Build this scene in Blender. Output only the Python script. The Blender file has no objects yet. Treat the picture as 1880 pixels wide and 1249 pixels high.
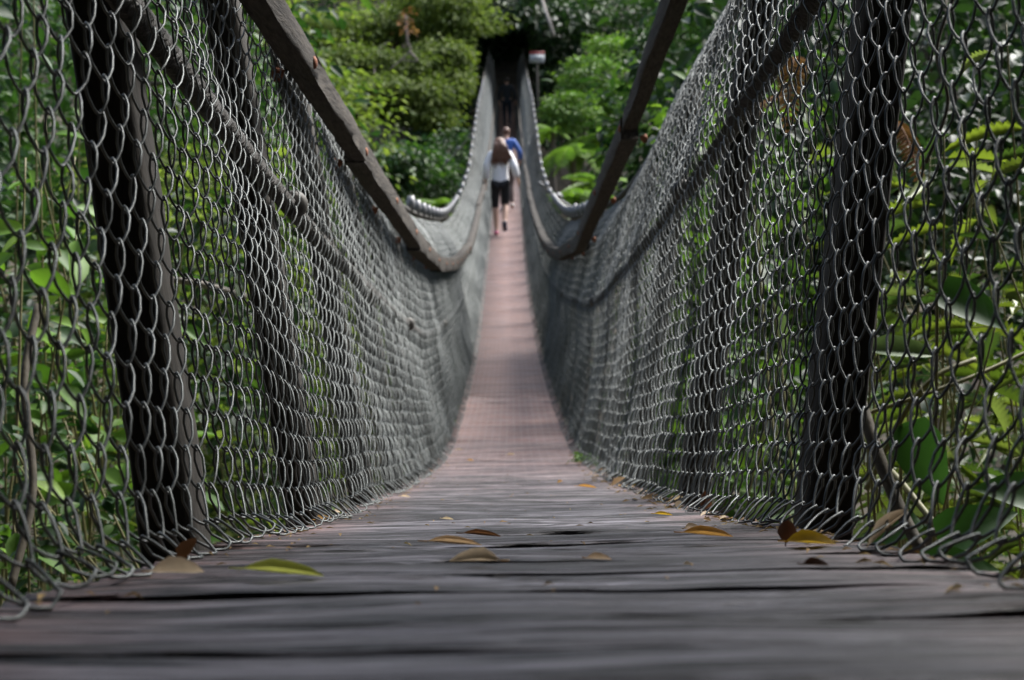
import bpy, math, random
import numpy as np
from mathutils import Vector, Matrix

rng = np.random.default_rng(11)
random.seed(5)
sc = bpy.context.scene
COL = sc.collection
R = math.radians
FPX = 2611.0
PITCH, ROLL = R(3.5), R(0.9)
CAMZ = 0.13

# ------------------------------------------------------------------ helpers
def cam2w(x, h, d):
    """camera frame (right, up, depth; before roll) -> world"""
    return np.array([x, d*math.cos(PITCH)+h*math.sin(PITCH), CAMZ-d*math.sin(PITCH)+h*math.cos(PITCH)])

def W(px, py, d):
    """where a point seen at photo pixel (px, py) stands when it is d metres away"""
    a, b = px-940, 624.5-py
    a, b = a*math.cos(ROLL)+b*math.sin(ROLL), -a*math.sin(ROLL)+b*math.cos(ROLL)
    return cam2w(a*d/FPX, b*d/FPX, d)

def mesh_np(name, verts, faces):
    """faces: list of (n,k) int arrays"""
    me = bpy.data.meshes.new(name)
    verts = np.asarray(verts, dtype=np.float32).reshape(-1, 3)
    me.vertices.add(len(verts)); me.vertices.foreach_set('co', verts.ravel())
    faces = [np.asarray(f, dtype=np.int32) for f in faces if len(f)]
    tot = np.concatenate([np.full(len(f), f.shape[1], np.int32) for f in faces])
    loops = np.concatenate([f.ravel() for f in faces])
    start = np.concatenate([[0], np.cumsum(tot)[:-1]]).astype(np.int32)
    me.loops.add(len(loops)); me.loops.foreach_set('vertex_index', loops)
    me.polygons.add(len(tot)); me.polygons.foreach_set('loop_start', start)
    me.update(calc_edges=True)
    return me

def obj(name, verts, faces, mat, parent=None, smooth=True, recenter=True):
    verts = np.asarray(verts, dtype=np.float64).reshape(-1, 3)
    off = (verts.min(0)+verts.max(0))/2 if recenter else np.zeros(3)
    me = mesh_np(name, verts-off, faces)
    if smooth:
        me.polygons.foreach_set('use_smooth', np.ones(len(me.polygons), bool))
    me.materials.append(mat)
    o = bpy.data.objects.new(name, me); COL.objects.link(o)
    if parent is not None:
        o.parent = parent
        base = np.array(parent.location)
        p = parent.parent
        while p is not None:
            base = base+np.array(p.location); p = p.parent
        off = off-base
    o.location = off
    return o

def empty(name, loc, label, cat, group=None):
    o = bpy.data.objects.new(name, None); COL.objects.link(o)
    o.location = loc; o.empty_display_size = .1
    return tag(o, label, cat, group)

def tag(o, label, cat, group=None, kind=None):
    if label: o['label'] = label
    if cat: o['category'] = cat
    if group: o['group'] = group
    if kind: o['kind'] = kind
    return o

def unit(v):
    v = np.asarray(v, float)
    return v/np.maximum(np.linalg.norm(v, axis=-1, keepdims=True), 1e-9)

class Acc:
    """collects pieces that become one mesh"""
    def __init__(s): s.v = []; s.f = {}; s.n = 0
    def add(s, v, *faces):
        v = np.asarray(v, float).reshape(-1, 3)
        for f in faces:
            f = np.asarray(f, np.int64)
            if len(f): s.f.setdefault(f.shape[1], []).append(f+s.n)
        s.v.append(v); s.n += len(v)
    def get(s): return np.concatenate(s.v), [np.concatenate(x) for x in s.f.values()]
    def build(s, name, mat, parent=None, smooth=True):
        v, f = s.get(); return obj(name, v, f, mat, parent, smooth)

def tube(pts, rad, sides=6, cap=True):
    pts = np.asarray(pts, float); n = len(pts)
    rad = np.broadcast_to(np.asarray(rad, float), (n,))
    t = unit(np.gradient(pts, axis=0))
    ref = np.array([.31, .87, .38]) if abs(t[0] @ np.array([.31, .87, .38])) < .85 else np.array([.9, -.2, .3])
    a = unit(np.cross(t, ref)); b = np.cross(t, a)
    ang = np.arange(sides)*2*np.pi/sides
    v = pts[:, None]+rad[:, None, None]*(np.cos(ang)[None, :, None]*a[:, None]+np.sin(ang)[None, :, None]*b[:, None])
    i = np.arange(n-1)[:, None]*sides; j = np.arange(sides)[None]; k = (j+1) % sides
    q = np.stack([i+j, i+k, i+sides+k, i+sides+j], -1).reshape(-1, 4)
    v = v.reshape(-1, 3); tris = []
    if cap:
        v = np.concatenate([v, pts[:1], pts[-1:]])
        c0, c1 = n*sides, n*sides+1
        tris = [[c0, (x+1) % sides, x] for x in range(sides)]+[[c1, (n-1)*sides+x, (n-1)*sides+(x+1) % sides] for x in range(sides)]
    return v, q, np.array(tris)

def curve(ps, n=12):
    """smooth polyline through control points (Catmull-Rom)"""
    ps = np.asarray(ps, float)
    p = np.concatenate([[2*ps[0]-ps[1]], ps, [2*ps[-1]-ps[-2]]])
    out = []
    for i in range(1, len(p)-2):
        t = np.linspace(0, 1, n, endpoint=False)[:, None]
        a, b, c, d = p[i-1], p[i], p[i+1], p[i+2]
        out.append(.5*((2*b)+(-a+c)*t+(2*a-5*b+4*c-d)*t**2+(-a+3*b-3*c+d)*t**3))
    out.append(ps[-1:])
    return np.concatenate(out)

def box(c, ax, ay, az):
    """box about c with half-axis vectors; bevelled edges"""
    c, ax, ay, az = map(lambda q: np.asarray(q, float), (c, ax, ay, az))
    v = [c+sx*ax+sy*ay+sz*az for sx in (-1, 1) for sy in (-1, 1) for sz in (-1, 1)]
    f = [[0, 1, 3, 2], [4, 6, 7, 5], [0, 4, 5, 1], [2, 3, 7, 6], [0, 2, 6, 4], [1, 5, 7, 3]]
    return np.array(v), np.array(f)

# ------------------------------------------------------------------ materials
def nt(name):
    m = bpy.data.materials.new(name); m.use_nodes = True
    t = m.node_tree; t.nodes.clear()
    out = t.nodes.new('ShaderNodeOutputMaterial')
    return m, t, out
def N(t, kind, **kw):
    n = t.nodes.new('ShaderNode'+kind)
    for k, v in kw.items():
        if k in n.inputs: n.inputs[k].default_value = v
        else: setattr(n, k, v)
    return n
def ramp(t, fac, stops):
    r = t.nodes.new('ShaderNodeValToRGB'); e = r.color_ramp.elements
    while len(e) < len(stops): e.new(.5)
    for x, (p, c) in zip(e, stops): x.position = p; x.color = (*c, 1)
    t.links.new(fac, r.inputs['Fac']); return r
def mixc(t, fac, a, b, mode='MIX'):
    m = t.nodes.new('ShaderNodeMix'); m.data_type = 'RGBA'; m.blend_type = mode
    for sock, val in ((m.inputs[0], fac), (m.inputs[6], a), (m.inputs[7], b)):
        if hasattr(val, 'links'): t.links.new(val, sock)
        elif isinstance(val, (int, float)): sock.default_value = val
        else: sock.default_value = (*val, 1)
    return m.outputs[2]

def leaf_mat(name, stops, trans=.35, rough=.5, spec=.25):
    m, t, out = nt(name)
    g = t.nodes.new('ShaderNodeNewGeometry')
    r = ramp(t, g.outputs['Random Per Island'], stops)
    tc = t.nodes.new('ShaderNodeTexCoord')
    nz = N(t, 'TexNoise', Scale=1.3, Detail=3.0); t.links.new(tc.outputs['Object'], nz.inputs['Vector'])
    nr = ramp(t, nz.outputs['Fac'], [(.3, (.62, .66, .6)), (.7, (1.3, 1.25, 1.1))])
    c = mixc(t, 1.0, r.outputs['Color'], nr.outputs['Color'], 'MULTIPLY')
    p = N(t, 'BsdfPrincipled', Roughness=rough); p.inputs['Specular IOR Level'].default_value = spec
    t.links.new(c, p.inputs['Base Color'])
    tr = t.nodes.new('ShaderNodeBsdfTranslucent')
    tcx = mixc(t, 1.0, c, (1.08, 1.2, .6), 'MULTIPLY'); t.links.new(tcx, tr.inputs['Color'])
    mx = t.nodes.new('ShaderNodeMixShader'); mx.inputs[0].default_value = trans
    t.links.new(p.outputs[0], mx.inputs[1]); t.links.new(tr.outputs[0], mx.inputs[2])
    t.links.new(mx.outputs[0], out.inputs['Surface'])
    return m

def plain_mat(name, c, rough=.6, metal=0.0, c2=None, scale=30.0, bump=0.0, stretch=(1, 1, 1), spec=.4):
    m, t, out = nt(name)
    p = N(t, 'BsdfPrincipled', Roughness=rough, Metallic=metal); p.inputs['Specular IOR Level'].default_value = spec
    tc = t.nodes.new('ShaderNodeTexCoord'); mp = t.nodes.new('ShaderNodeMapping'); mp.inputs['Scale'].default_value = stretch
    t.links.new(tc.outputs['Object'], mp.inputs['Vector'])
    nz = N(t, 'TexNoise', Scale=scale, Detail=6.0, Roughness=.65); t.links.new(mp.outputs[0], nz.inputs['Vector'])
    c2 = c2 or tuple(x*.6 for x in c)
    r = ramp(t, nz.outputs['Fac'], [(.32, c2), (.68, c)])
    t.links.new(r.outputs['Color'], p.inputs['Base Color'])
    if bump:
        b = N(t, 'Bump', Strength=bump, Distance=.01); t.links.new(nz.outputs['Fac'], b.inputs['Height']); t.links.new(b.outputs[0], p.inputs['Normal'])
    t.links.new(p.outputs[0], out.inputs['Surface'])
    return m

def deck_mat():
    m, t, out = nt('weathered_deck_wood')
    p = N(t, 'BsdfPrincipled', Roughness=.5); p.inputs['Specular IOR Level'].default_value = .5
    tc = t.nodes.new('ShaderNodeTexCoord'); oi = t.nodes.new('ShaderNodeObjectInfo')
    g = t.nodes.new('ShaderNodeNewGeometry')
    def noise(sx, sy, det, rough=.6):
        mp = t.nodes.new('ShaderNodeMapping'); mp.inputs['Scale'].default_value = (sx, sy, sy)
        t.links.new(g.outputs['Position'], mp.inputs['Vector'])
        nz = N(t, 'TexNoise', Scale=1.0, Detail=det, Roughness=rough); t.links.new(mp.outputs[0], nz.inputs['Vector']); return nz
    fine = noise(4, 90, 5, .7); coarse = noise(5, 9, 4); mid = noise(2.0, 17, 5, .65)
    c1 = ramp(t, fine.outputs['Fac'], [(.30, (.024, .022, .026)), (.48, (.095, .088, .100)), (.72, (.255, .245, .275))])
    sep = t.nodes.new('ShaderNodeSeparateXYZ'); t.links.new(g.outputs['Position'], sep.inputs[0])
    mr = N(t, 'MapRange'); mr.inputs['From Min'].default_value = 2.2; mr.inputs['From Max'].default_value = 7.5
    t.links.new(sep.outputs['Y'], mr.inputs['Value'])
    # unworn reddish timber: further along and out at the plank ends
    absx = N(t, 'Math', operation='ABSOLUTE'); t.links.new(sep.outputs['X'], absx.inputs[0])
    me = N(t, 'MapRange'); me.inputs['From Min'].default_value = .16; me.inputs['From Max'].default_value = .30; me.inputs['To Max'].default_value = .75
    t.links.new(absx.outputs[0], me.inputs['Value'])
    mxx = N(t, 'Math', operation='MAXIMUM'); t.links.new(mr.outputs[0], mxx.inputs[0]); t.links.new(me.outputs[0], mxx.inputs[1])
    red = ramp(t, fine.outputs['Fac'], [(.28, (.15, .070, .050)), (.7, (.29, .158, .125))])
    mul = N(t, 'Math', operation='MULTIPLY'); t.links.new(mxx.outputs[0], mul.inputs[0])
    rr = ramp(t, coarse.outputs['Fac'], [(.3, (.55,)*3), (.65, (1,)*3)]); t.links.new(rr.outputs['Color'], mul.inputs[1])
    c = mixc(t, mul.outputs[0], c1.outputs['Color'], red.outputs['Color'])
    st = ramp(t, mid.outputs['Fac'], [(.38, (.20, .19, .20)), (.56, (1.05, 1.05, 1.05))])
    fd = N(t, 'MapRange'); fd.inputs['From Min'].default_value = 3.0; fd.inputs['From Max'].default_value = 8.0; fd.inputs['To Min'].default_value = .95; fd.inputs['To Max'].default_value = .25
    t.links.new(sep.outputs['Y'], fd.inputs['Value'])
    c = mixc(t, fd.outputs[0], c, st.outputs['Color'], 'MULTIPLY')
    ck = noise(1.7, 34, 4, .6); sb = N(t, 'Math', operation='SUBTRACT'); t.links.new(ck.outputs['Fac'], sb.inputs[0]); sb.inputs[1].default_value = .5
    ab = N(t, 'Math', operation='ABSOLUTE'); t.links.new(sb.outputs[0], ab.inputs[0])
    cr = ramp(t, ab.outputs[0], [(.006, (.06, .055, .055)), (.05, (1.15, 1.15, 1.15))])
    ck2 = noise(3.0, 75, 3, .6); sb2 = N(t, 'Math', operation='SUBTRACT'); t.links.new(ck2.outputs['Fac'], sb2.inputs[0]); sb2.inputs[1].default_value = .47
    ab2 = N(t, 'Math', operation='ABSOLUTE'); t.links.new(sb2.outputs[0], ab2.inputs[0])
    cr2 = ramp(t, ab2.outputs[0], [(.006, (.10, .09, .09)), (.055, (1.15, 1.15, 1.15))])
    fd2 = N(t, 'MapRange'); fd2.inputs['From Min'].default_value = 2.5; fd2.inputs['From Max'].default_value = 7; fd2.inputs['To Min'].default_value = 1; fd2.inputs['To Max'].default_value = .15
    t.links.new(sep.outputs['Y'], fd2.inputs['Value']); c = mixc(t, fd2.outputs[0], c, cr.outputs['Color'], 'MULTIPLY'); c = mixc(t, fd2.outputs[0], c, cr2.outputs['Color'], 'MULTIPLY')
    # wire netting tacked over the boards further out: fine pale cross grid
    gsum = None
    for ax_, per_ in (('X', 28.0), ('Y', 16.0)):
        m1 = N(t, 'Math', operation='MULTIPLY'); t.links.new(sep.outputs[ax_], m1.inputs[0]); m1.inputs[1].default_value = per_
        m2 = N(t, 'Math', operation='FRACT'); t.links.new(m1.outputs[0], m2.inputs[0])
        m3 = N(t, 'Math', operation='LESS_THAN'); t.links.new(m2.outputs[0], m3.inputs[0]); m3.inputs[1].default_value = .16
        gsum = m3 if gsum is None else gsum
    gm = N(t, 'Math', operation='MAXIMUM'); t.links.new(gsum.outputs[0], gm.inputs[0]); t.links.new(m3.outputs[0], gm.inputs[1])
    gf = N(t, 'MapRange'); gf.inputs['From Min'].default_value = 3.0; gf.inputs['From Max'].default_value = 9.0; gf.inputs['To Max'].default_value = .26
    t.links.new(sep.outputs['Y'], gf.inputs['Value'])
    g2 = N(t, 'Math', operation='MULTIPLY'); t.links.new(gm.outputs[0], g2.inputs[0]); t.links.new(gf.outputs[0], g2.inputs[1])
    c = mixc(t, g2.outputs[0], c, (.36, .35, .34))
    pr = ramp(t, oi.outputs['Random'], [(0, (.85, .85, .86)), (1, (1.12, 1.1, 1.09))])
    c = mixc(t, 1.0, c, pr.outputs['Color'], 'MULTIPLY')
    t.links.new(c, p.inputs['Base Color'])
    b = N(t, 'Bump', Strength=.9, Distance=.007); t.links.new(fine.outputs['Fac'], b.inputs['Height']); t.links.new(b.outputs[0], p.inputs['Normal'])
    rgh = ramp(t, mid.outputs['Fac'], [(.3, (.7,)*3), (.7, (.42,)*3)]); t.links.new(rgh.outputs['Color'], p.inputs['Roughness'])
    t.links.new(p.outputs[0], out.inputs['Surface'])
    return m

M = {}
M['deck'] = deck_mat()
M['wire'] = plain_mat('galvanised_wire', (.150, .161, .158), .50, .70, (.072, .077, .075), 22, .15)
M['rope'] = plain_mat('steel_rope', (.09, .085, .078), .7, .2, (.02, .018, .015), 60, .8, (1, 5, 1))
M['cap'] = plain_mat('cable_cap', (.10, .095, .085), .6, .2, (.05, .045, .04), 40, .1)
M['post'] = plain_mat('post_timber', (.056, .049, .040), .88, 0, (.016, .015, .012), 14, .3, (4, 4, .5))
M['rail'] = plain_mat('handrail_timber', (.058, .048, .037), .9, 0, (.010, .008, .006), 26, .8, (5, .55, 5))
M['rust'] = plain_mat('rusty_bolt', (.30, .12, .06), .75, .3, (.12, .045, .03), 60, .4)
M['clamp'] = plain_mat('clamp_steel', (.30, .30, .31), .5, .3, (.18, .18, .19), 40)
M['bark'] = plain_mat('bark', (.17, .14, .115), .85, 0, (.06, .05, .042), 9, .8, (1, 1, .3))
M['barkgrey'] = plain_mat('pale_bark', (.34, .31, .28), .8, 0, (.16, .14, .12), 9, .5, (1, 1, .3))
M['twig'] = plain_mat('twig', (.10, .085, .06), .8, 0, (.04, .035, .025), 30, .3)
M['stem'] = plain_mat('green_stem', (.20, .19, .075), .6, 0, (.12, .11, .05), 30)
M['soil'] = plain_mat('leaf_litter', (.075, .055, .038), .95, 0, (.022, .022, .013), 3.5, .9)
M['olive'] = leaf_mat('olive_leaves', [(0, (.056, .090, .022)), (.5, (.108, .155, .036)), (1, (.175, .225, .06))], .5, .6, .15)
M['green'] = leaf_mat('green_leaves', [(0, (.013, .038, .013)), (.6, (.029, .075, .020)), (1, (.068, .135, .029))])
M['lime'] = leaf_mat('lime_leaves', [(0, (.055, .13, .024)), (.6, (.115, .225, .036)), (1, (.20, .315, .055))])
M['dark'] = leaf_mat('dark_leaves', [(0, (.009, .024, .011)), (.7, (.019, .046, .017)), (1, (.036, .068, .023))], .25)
M['fern'] = leaf_mat('fern_leaves', [(0, (.105, .205, .030)), (1, (.19, .31, .050))], .42)
M['fernd'] = leaf_mat('fern_leaves_deep', [(0, (.045, .12, .022)), (1, (.09, .19, .036))], .4)
M['serr'] = leaf_mat('toothed_leaves', [(0, (.042, .08, .026)), (.45, (.088, .14, .026)), (.8, (.17, .215, .038)), (1, (.19, .24, .12))], .35, .4)
M['broad'] = leaf_mat('broad_leaves', [(0, (.020, .062, .026)), (.6, (.040, .105, .032)), (1, (.085, .165, .05))], .3, .42, .4)
M['pale'] = leaf_mat('pale_leaf', [(0, (.13, .20, .12)), (1, (.2, .28, .17))], .2)
M['dead'] = leaf_mat('dead_fronds', [(0, (.14, .065, .035)), (1, (.32, .17, .11))], .25, .7, .1)
M['litterleaf'] = leaf_mat('dry_litter', [(0, (.12, .07, .03)), (.5, (.26, .16, .07)), (1, (.34, .25, .12))], .15, .7, .2)

# ------------------------------------------------------------------ bridge line
D_ = np.array([-1.5, 0, .47, .78, 1.09, 2.15, 3.3, 4.6, 6.2, 8, 10.1, 12.7, 16.2, 21.2, 24.4, 28.5, 33, 40.6, 48.8, 58, 64])
H_ = np.array([.04, -.078, -.118, -.143, -.168, -.268, -.352, -.430, -.485, -.425, -.29, -.073, .40, 1.25, 1.82, 2.62, 3.57, 5.25, 7.25, 9.55, 11.05])
_p = np.array([cam2w(0, h, d) for d, h in zip(D_, H_)])
YS = np.arange(-1.4, 62, .02)
def _cr(x, xp, fp):
    m = np.gradient(fp, xp)
    i = np.clip(np.searchsorted(xp, x)-1, 0, len(xp)-2); hh = xp[i+1]-xp[i]; t = (x-xp[i])/hh
    return (fp[i]*(2*t**3-3*t**2+1)+hh*m[i]*(t**3-2*t**2+t)+fp[i+1]*(-2*t**3+3*t**2)+hh*m[i+1]*(t**3-t**2))
ZS = _cr(YS, _p[:, 1], _p[:, 2])
XS = .013-.0042*np.clip(YS, -2, 19)
_k = np.hanning(61); _k /= _k.sum(); XS = np.convolve(np.pad(XS, 30, 'edge'), _k, 'valid')
SL = np.gradient(ZS, YS)
bz = lambda y: np.interp(y, YS, ZS)
bx = lambda y: np.interp(y, YS, XS)
def B(y, u, v):
    """point on the bridge: y along, u across, v up from the deck"""
    y, u, v = np.broadcast_arrays(np.asarray(y, float), np.asarray(u, float), np.asarray(v, float))
    sl = np.interp(y, YS, SL); c = 1/np.sqrt(1+sl*sl); s = sl*c
    return np.stack([bx(y)+u, y-v*s, bz(y)+v*c], -1)

bridge = empty('suspension_bridge', (0, 0, 0), 'narrow timber suspension footbridge with chain link sides crossing a forest gully', 'bridge')

# deck planks: ragged grooved boards laid crosswise
def plank(y0, wid, hi):
    L = .295+random.uniform(-.006, .008)
    nx, ny = (72, 46) if hi == 2 else (24, 12) if hi == 1 else (3, 4)
    us = np.linspace(-L, L, nx); ts = np.linspace(0, 1, ny)
    U, T = np.meshgrid(us, ts, indexing='ij')
    yy = y0+T*wid
    dz = np.zeros_like(U)
    if hi:
        ph = rng.uniform(0, 6.28, 24)
        for q in range(9):
            fy = rng.uniform(70, 330); fx = rng.uniform(1.5, 9)
            dz += rng.uniform(.3, 1)*np.sin(fy*yy+1.1*np.sin(fx*U+ph[q])+ph[q+9])/(1+fy/150)
        dz *= .0019
        for q in range(9):      # weathered splits along the grain
            yc = y0+rng.uniform(.06, .94)*wid; xa = rng.uniform(-L, L); ln = rng.uniform(.12, .45)
            line = yc+.0035*np.sin(U*rng.uniform(10, 26)+ph[q])+.002*np.sin(U*61+ph[q+3])
            dz -= rng.uniform(.001, .0028)*np.exp(-((yy-line)/.0020)**2)*np.clip(1.3-np.abs(U-xa)/ln, 0, 1)
        dz += .0012*np.sin(U*rng.uniform(3, 8)+ph[20])+.0012*np.sin(U*rng.uniform(11, 20)+ph[21])
        edge = np.minimum(T, 1-T)*wid
        dz -= (.002 if y0 < 1.1 else .005)*np.exp(-edge/.004)
        yy = yy+np.where(T < .5, 1, -1)*np.exp(-edge/.004)*(.0035*np.sin(U*23+ph[22])+.003*np.sin(U*67+ph[23]))
    k_ = .3 if y0 < 1.1 else 1 if y0 < 4 else max(.15, 1-(y0-4)/5)
    cup = k_*(random.uniform(-.0028, .0018)*(1-(2*T-1)**2)+random.uniform(-.0022, .0022)+(T-.5)*random.uniform(-.006, .006))
    top = B(yy, U, dz+cup)
    bot = B(yy, U, -.04)
    v = np.concatenate([top.reshape(-1, 3), bot.reshape(-1, 3)]); n0 = nx*ny
    i, j = np.meshgrid(np.arange(nx-1), np.arange(ny-1), indexing='ij'); a = (i*ny+j).ravel()
    qs = np.stack([a, a+ny, a+ny+1, a+1], 1)
    def side(idx): idx = np.asarray(idx); return np.stack([idx[:-1], idx[1:], idx[1:]+n0, idx[:-1]+n0], 1)
    e = [np.arange(ny), (nx-1)*ny+np.arange(ny), np.arange(nx)*ny, np.arange(nx)*ny+ny-1]
    return v, np.concatenate([qs, qs[:, ::-1]+n0]+[side(q) for q in e])
y = -.75; k = 0; far = Acc(); n_pl = 0
while y < 60:
    wid = .120+random.uniform(-.006, .005)
    hi = 2 if y < 4.3 else 1 if y < 9 else 0
    v, q = plank(y, wid, hi)
    if n_pl < 99:
        obj('plank', v, [q], M['deck'], bridge)
    else: far.add(v, q)
    n_pl += 1; y += wid+((.0015+random.uniform(0, .001) if y < 1.0 else .005+random.uniform(0, .004)) if y < 6 else .003)
far.build('decking', M['deck'], bridge)['kind'] = 'stuff'

# chain link sides
def wall_path(side):
    mid = .522 if side < 0 else .645
    pts = np.array([(.256, .005), (.266, .008), (.279, .017), (.293, .036), (.302, .072), (.312, .13), (.336, .27), (.352, .40), (.364, mid-.055), (.360, mid), (.374, mid+.055),
                    (.395, .78), (.415, .9), (.47, 1.03), (.545, 1.13), (.56, 1.165)])
    if side > 0: pts[5:8, 0] += .008
    c = curve(pts, 10)
    s = np.concatenate([[0], np.cumsum(np.linalg.norm(np.diff(c, axis=0), axis=1))])
    return c, s
cab_y = np.array([-2, 18, 22, 27, 34, 50, 62.]); cab_h = np.array([0, 0, .06, .4, .75, 1.05, 1.1])
def grow(y): return 1+np.interp(y, cab_y, cab_h)/1.165      # the sides grow taller towards the far tower
PH = rng.uniform(0, 6.28, (2, 40))
def wire_band(side, y0, y1, p, h, seg, sides, r):
    c, s = wall_path(side)
    nrow = int(s[-1]/h)
    nper = int((y1-y0)/p)
    # stations bunched at the tight bends of each turn
    h_ = np.array({16: [-1.1, -.62, -.30, -.10, .10, .30, .62, 1.1], 10: [-.8, -.28, 0, .28, .8], 8: [-.3, 0, .3, .5*np.pi], 6: [-.25, .25, .5*np.pi]}[seg])
    ph_ = np.concatenate([h_+np.pi/2, h_+3*np.pi/2])/(2*np.pi)
    t = (np.arange(nper)[:, None]+ph_[None]).ravel()
    k = np.arange(nrow)[:, None]
    tau = 2*np.pi*t[None]+np.pi*k
    yy = y0+p*t[None]+0*k
    w = (k+.5)*h+(h*.5+.0025)*np.arcsin(.975*np.sin(tau))/np.arcsin(.975)
    n = .0062*np.cos(tau)
    ph = PH[0 if side < 0 else 1]
    dy = np.zeros_like(yy); dw = np.zeros_like(yy); dn = np.zeros_like(yy)
    for q in range(7):
        fy, fw = .9+1.35*q, 1.5+2.6*((q*5) % 7)
        dy += np.sin(fy*yy+fw*w+ph[q])/(1+.5*q); dw += np.sin(1.1*fy*yy-fw*w*.8+ph[q+8])/(1+.5*q); dn += np.sin(.9*fy*yy+.7*fw*w+ph[q+16])/(1+.55*q)
    for q in range(6):
        fy, fw = 22+11.3*q, 9+17*((q*3) % 6)
        dy += .26*np.sin(fy*yy+fw*w+ph[q]*2.1)/(1+.25*q); dw += .13*np.sin(fy*.9*yy-fw*w+ph[q+8]*1.7)/(1+.3*q); dn += .2*np.sin(fy*.8*yy+fw*w*1.1+ph[q+16]*1.3)/(1+.3*q)
    kk = np.sin(k*12.9898+side*3.1)*43758.5; kk = kk-np.floor(kk)
    yy = yy+.0085*dy+.004*np.sin(yy*17+kk*40); w = np.clip(w+.0042*dw, 0.001, s[-1]-.001); n = n+.0055*dn*np.clip(w/.1, 0, 1)*np.clip(1.35-yy/9, .10, 1)
    # loose hand-cut bottom edge
    n = n+.006*np.sin(yy*11+ph[30])*np.exp(-w/.05)+.004*np.sin(yy*31+ph[31])*np.exp(-w/.04)
    u = np.interp(w, s, c[:, 0]); v = np.interp(w, s, c[:, 1])
    du = np.interp(w+.01, s, c[:, 0])-np.interp(w-.01, s, c[:, 0]); dv = np.interp(w+.01, s, c[:, 1])-np.interp(w-.01, s, c[:, 1])
    ln = np.sqrt(du*du+dv*dv)+1e-9; nu, nv = -dv/ln, du/ln           # inward normal
    v = np.maximum(v+nv*n, .0022)
    g = grow(yy)
    P = B(yy, side*(u+nu*n)*(1+.22*(g-1)), v*g)
    T = unit(np.gradient(P, axis=1))
    ref = unit(np.stack([-side*np.ones_like(yy), 0*yy, .25+0*yy], -1))
    a = unit(np.cross(T, ref)); b = np.cross(T, a)
    ang = np.arange(sides)*2*np.pi/sides
    V = P[:, :, None]+r*(np.cos(ang)[:, None]*a[:, :, None]+np.sin(ang)[:, None]*b[:, :, None])
    nt_ = P.shape[1]
    base = (np.arange(nrow)[:, None, None]*nt_+np.arange(nt_-1)[None, :, None])*sides
    j = np.arange(sides)[None, None]; j2 = (j+1) % sides
    q = np.stack([base+j, base+j2, base+sides+j2, base+sides+j], -1).reshape(-1, 4)
    return V.reshape(-1, 3), q
for side in (-1, 1):
    A = Acc(); p = .051
    bands = [(.30, 4.4, .053, .0352, 16, 5, .00132), (4.4, 12, .060, .043, 10, 4, .00135), (12, 28, .075, .052, 8, 3, .0015), (28, 58, .11, .075, 6, 3, .0020)]
    y0 = bands[0][0]
    for (a, b, pp, h, seg, sd, r) in bands:
        nper = max(1, int((b-y0)/pp))
        A.add(*wire_band(side, y0, y0+nper*pp+1e-6, pp, h, seg, sd, r)); y0 += nper*pp
    A.build('chain_link_mesh', M['wire'], bridge)

# cables
def on_wall(side, y, v):
    pts, s = wall_path(side); g = grow(y)
    return B(y, side*np.interp(v, pts[20:, 1], pts[20:, 0])*(1+.22*(g-1)), v*g)
ys = np.arange(-.6, 59, .12)
for side in (-1, 1):
    mid = .522 if side < 0 else .645
    g = grow(ys)
    P = B(ys, side*(.376)*(1+.22*(g-1)), (mid+.004*np.sin(ys*1.7))*g)
    tw = Acc(); tw.add(*tube(P, .0125, 8))
    # laid strands of the rope
    yf = np.arange(.4, 8, .012); gf = grow(yf); Pf = B(yf, side*.376*(1+.22*(gf-1)), (mid+.004*np.sin(yf*1.7))*gf)
    for q in range(6):
        aa = yf*70+q*math.pi/3
        tw.add(*tube(Pf+.0105*np.stack([np.cos(aa), 0*aa, np.sin(aa)], -1), .0052, 5))
    mc = tw.build('side_cable', M['rope'], bridge)
    for yy in ((2.33, 5.1, 8.0) if side < 0 else (2.95, 6.0, 9.2)):
        c = B(yy, side*.366, mid-.002)
        prof = [(-.008, .0), (-.008, .020), (.0, .024), (.007, .021), (.011, .014), (.0125, .0)]
        pts = np.array([c+np.array([-side*a*.35, -a, 0]) for a, _ in prof]); rad = [max(b_, .0005) for _, b_ in prof]
        obj('cable_cap', *(lambda v, q, t: (v, [q, t]))(*tube(pts, rad, 20)), M['cap'], mc)
    P = B(ys, side*.56*(1+.22*(g-1)), 1.168*g)
    hc = obj('suspension_cable', *(lambda v, q, t: (v, [q, t]))(*tube(P, .016, 8)), M['rope'], bridge)
    for yy in np.concatenate([np.arange(8.2, 16, .62), np.arange(16.2, 42, 1.25)]):
        g1 = float(grow(yy)); c = B(yy, side*.56*(1+.22*(g1-1)), 1.168*g1)
        cl = Acc()
        cl.add(*tube([c+[0, 0, -.01], c+[-side*.012, 0, .045], c+[-side*.015, 0, .085]], [.022, .030, .018], 8))
        cl.build('cable_clamp', M['clamp'], hc)

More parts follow.
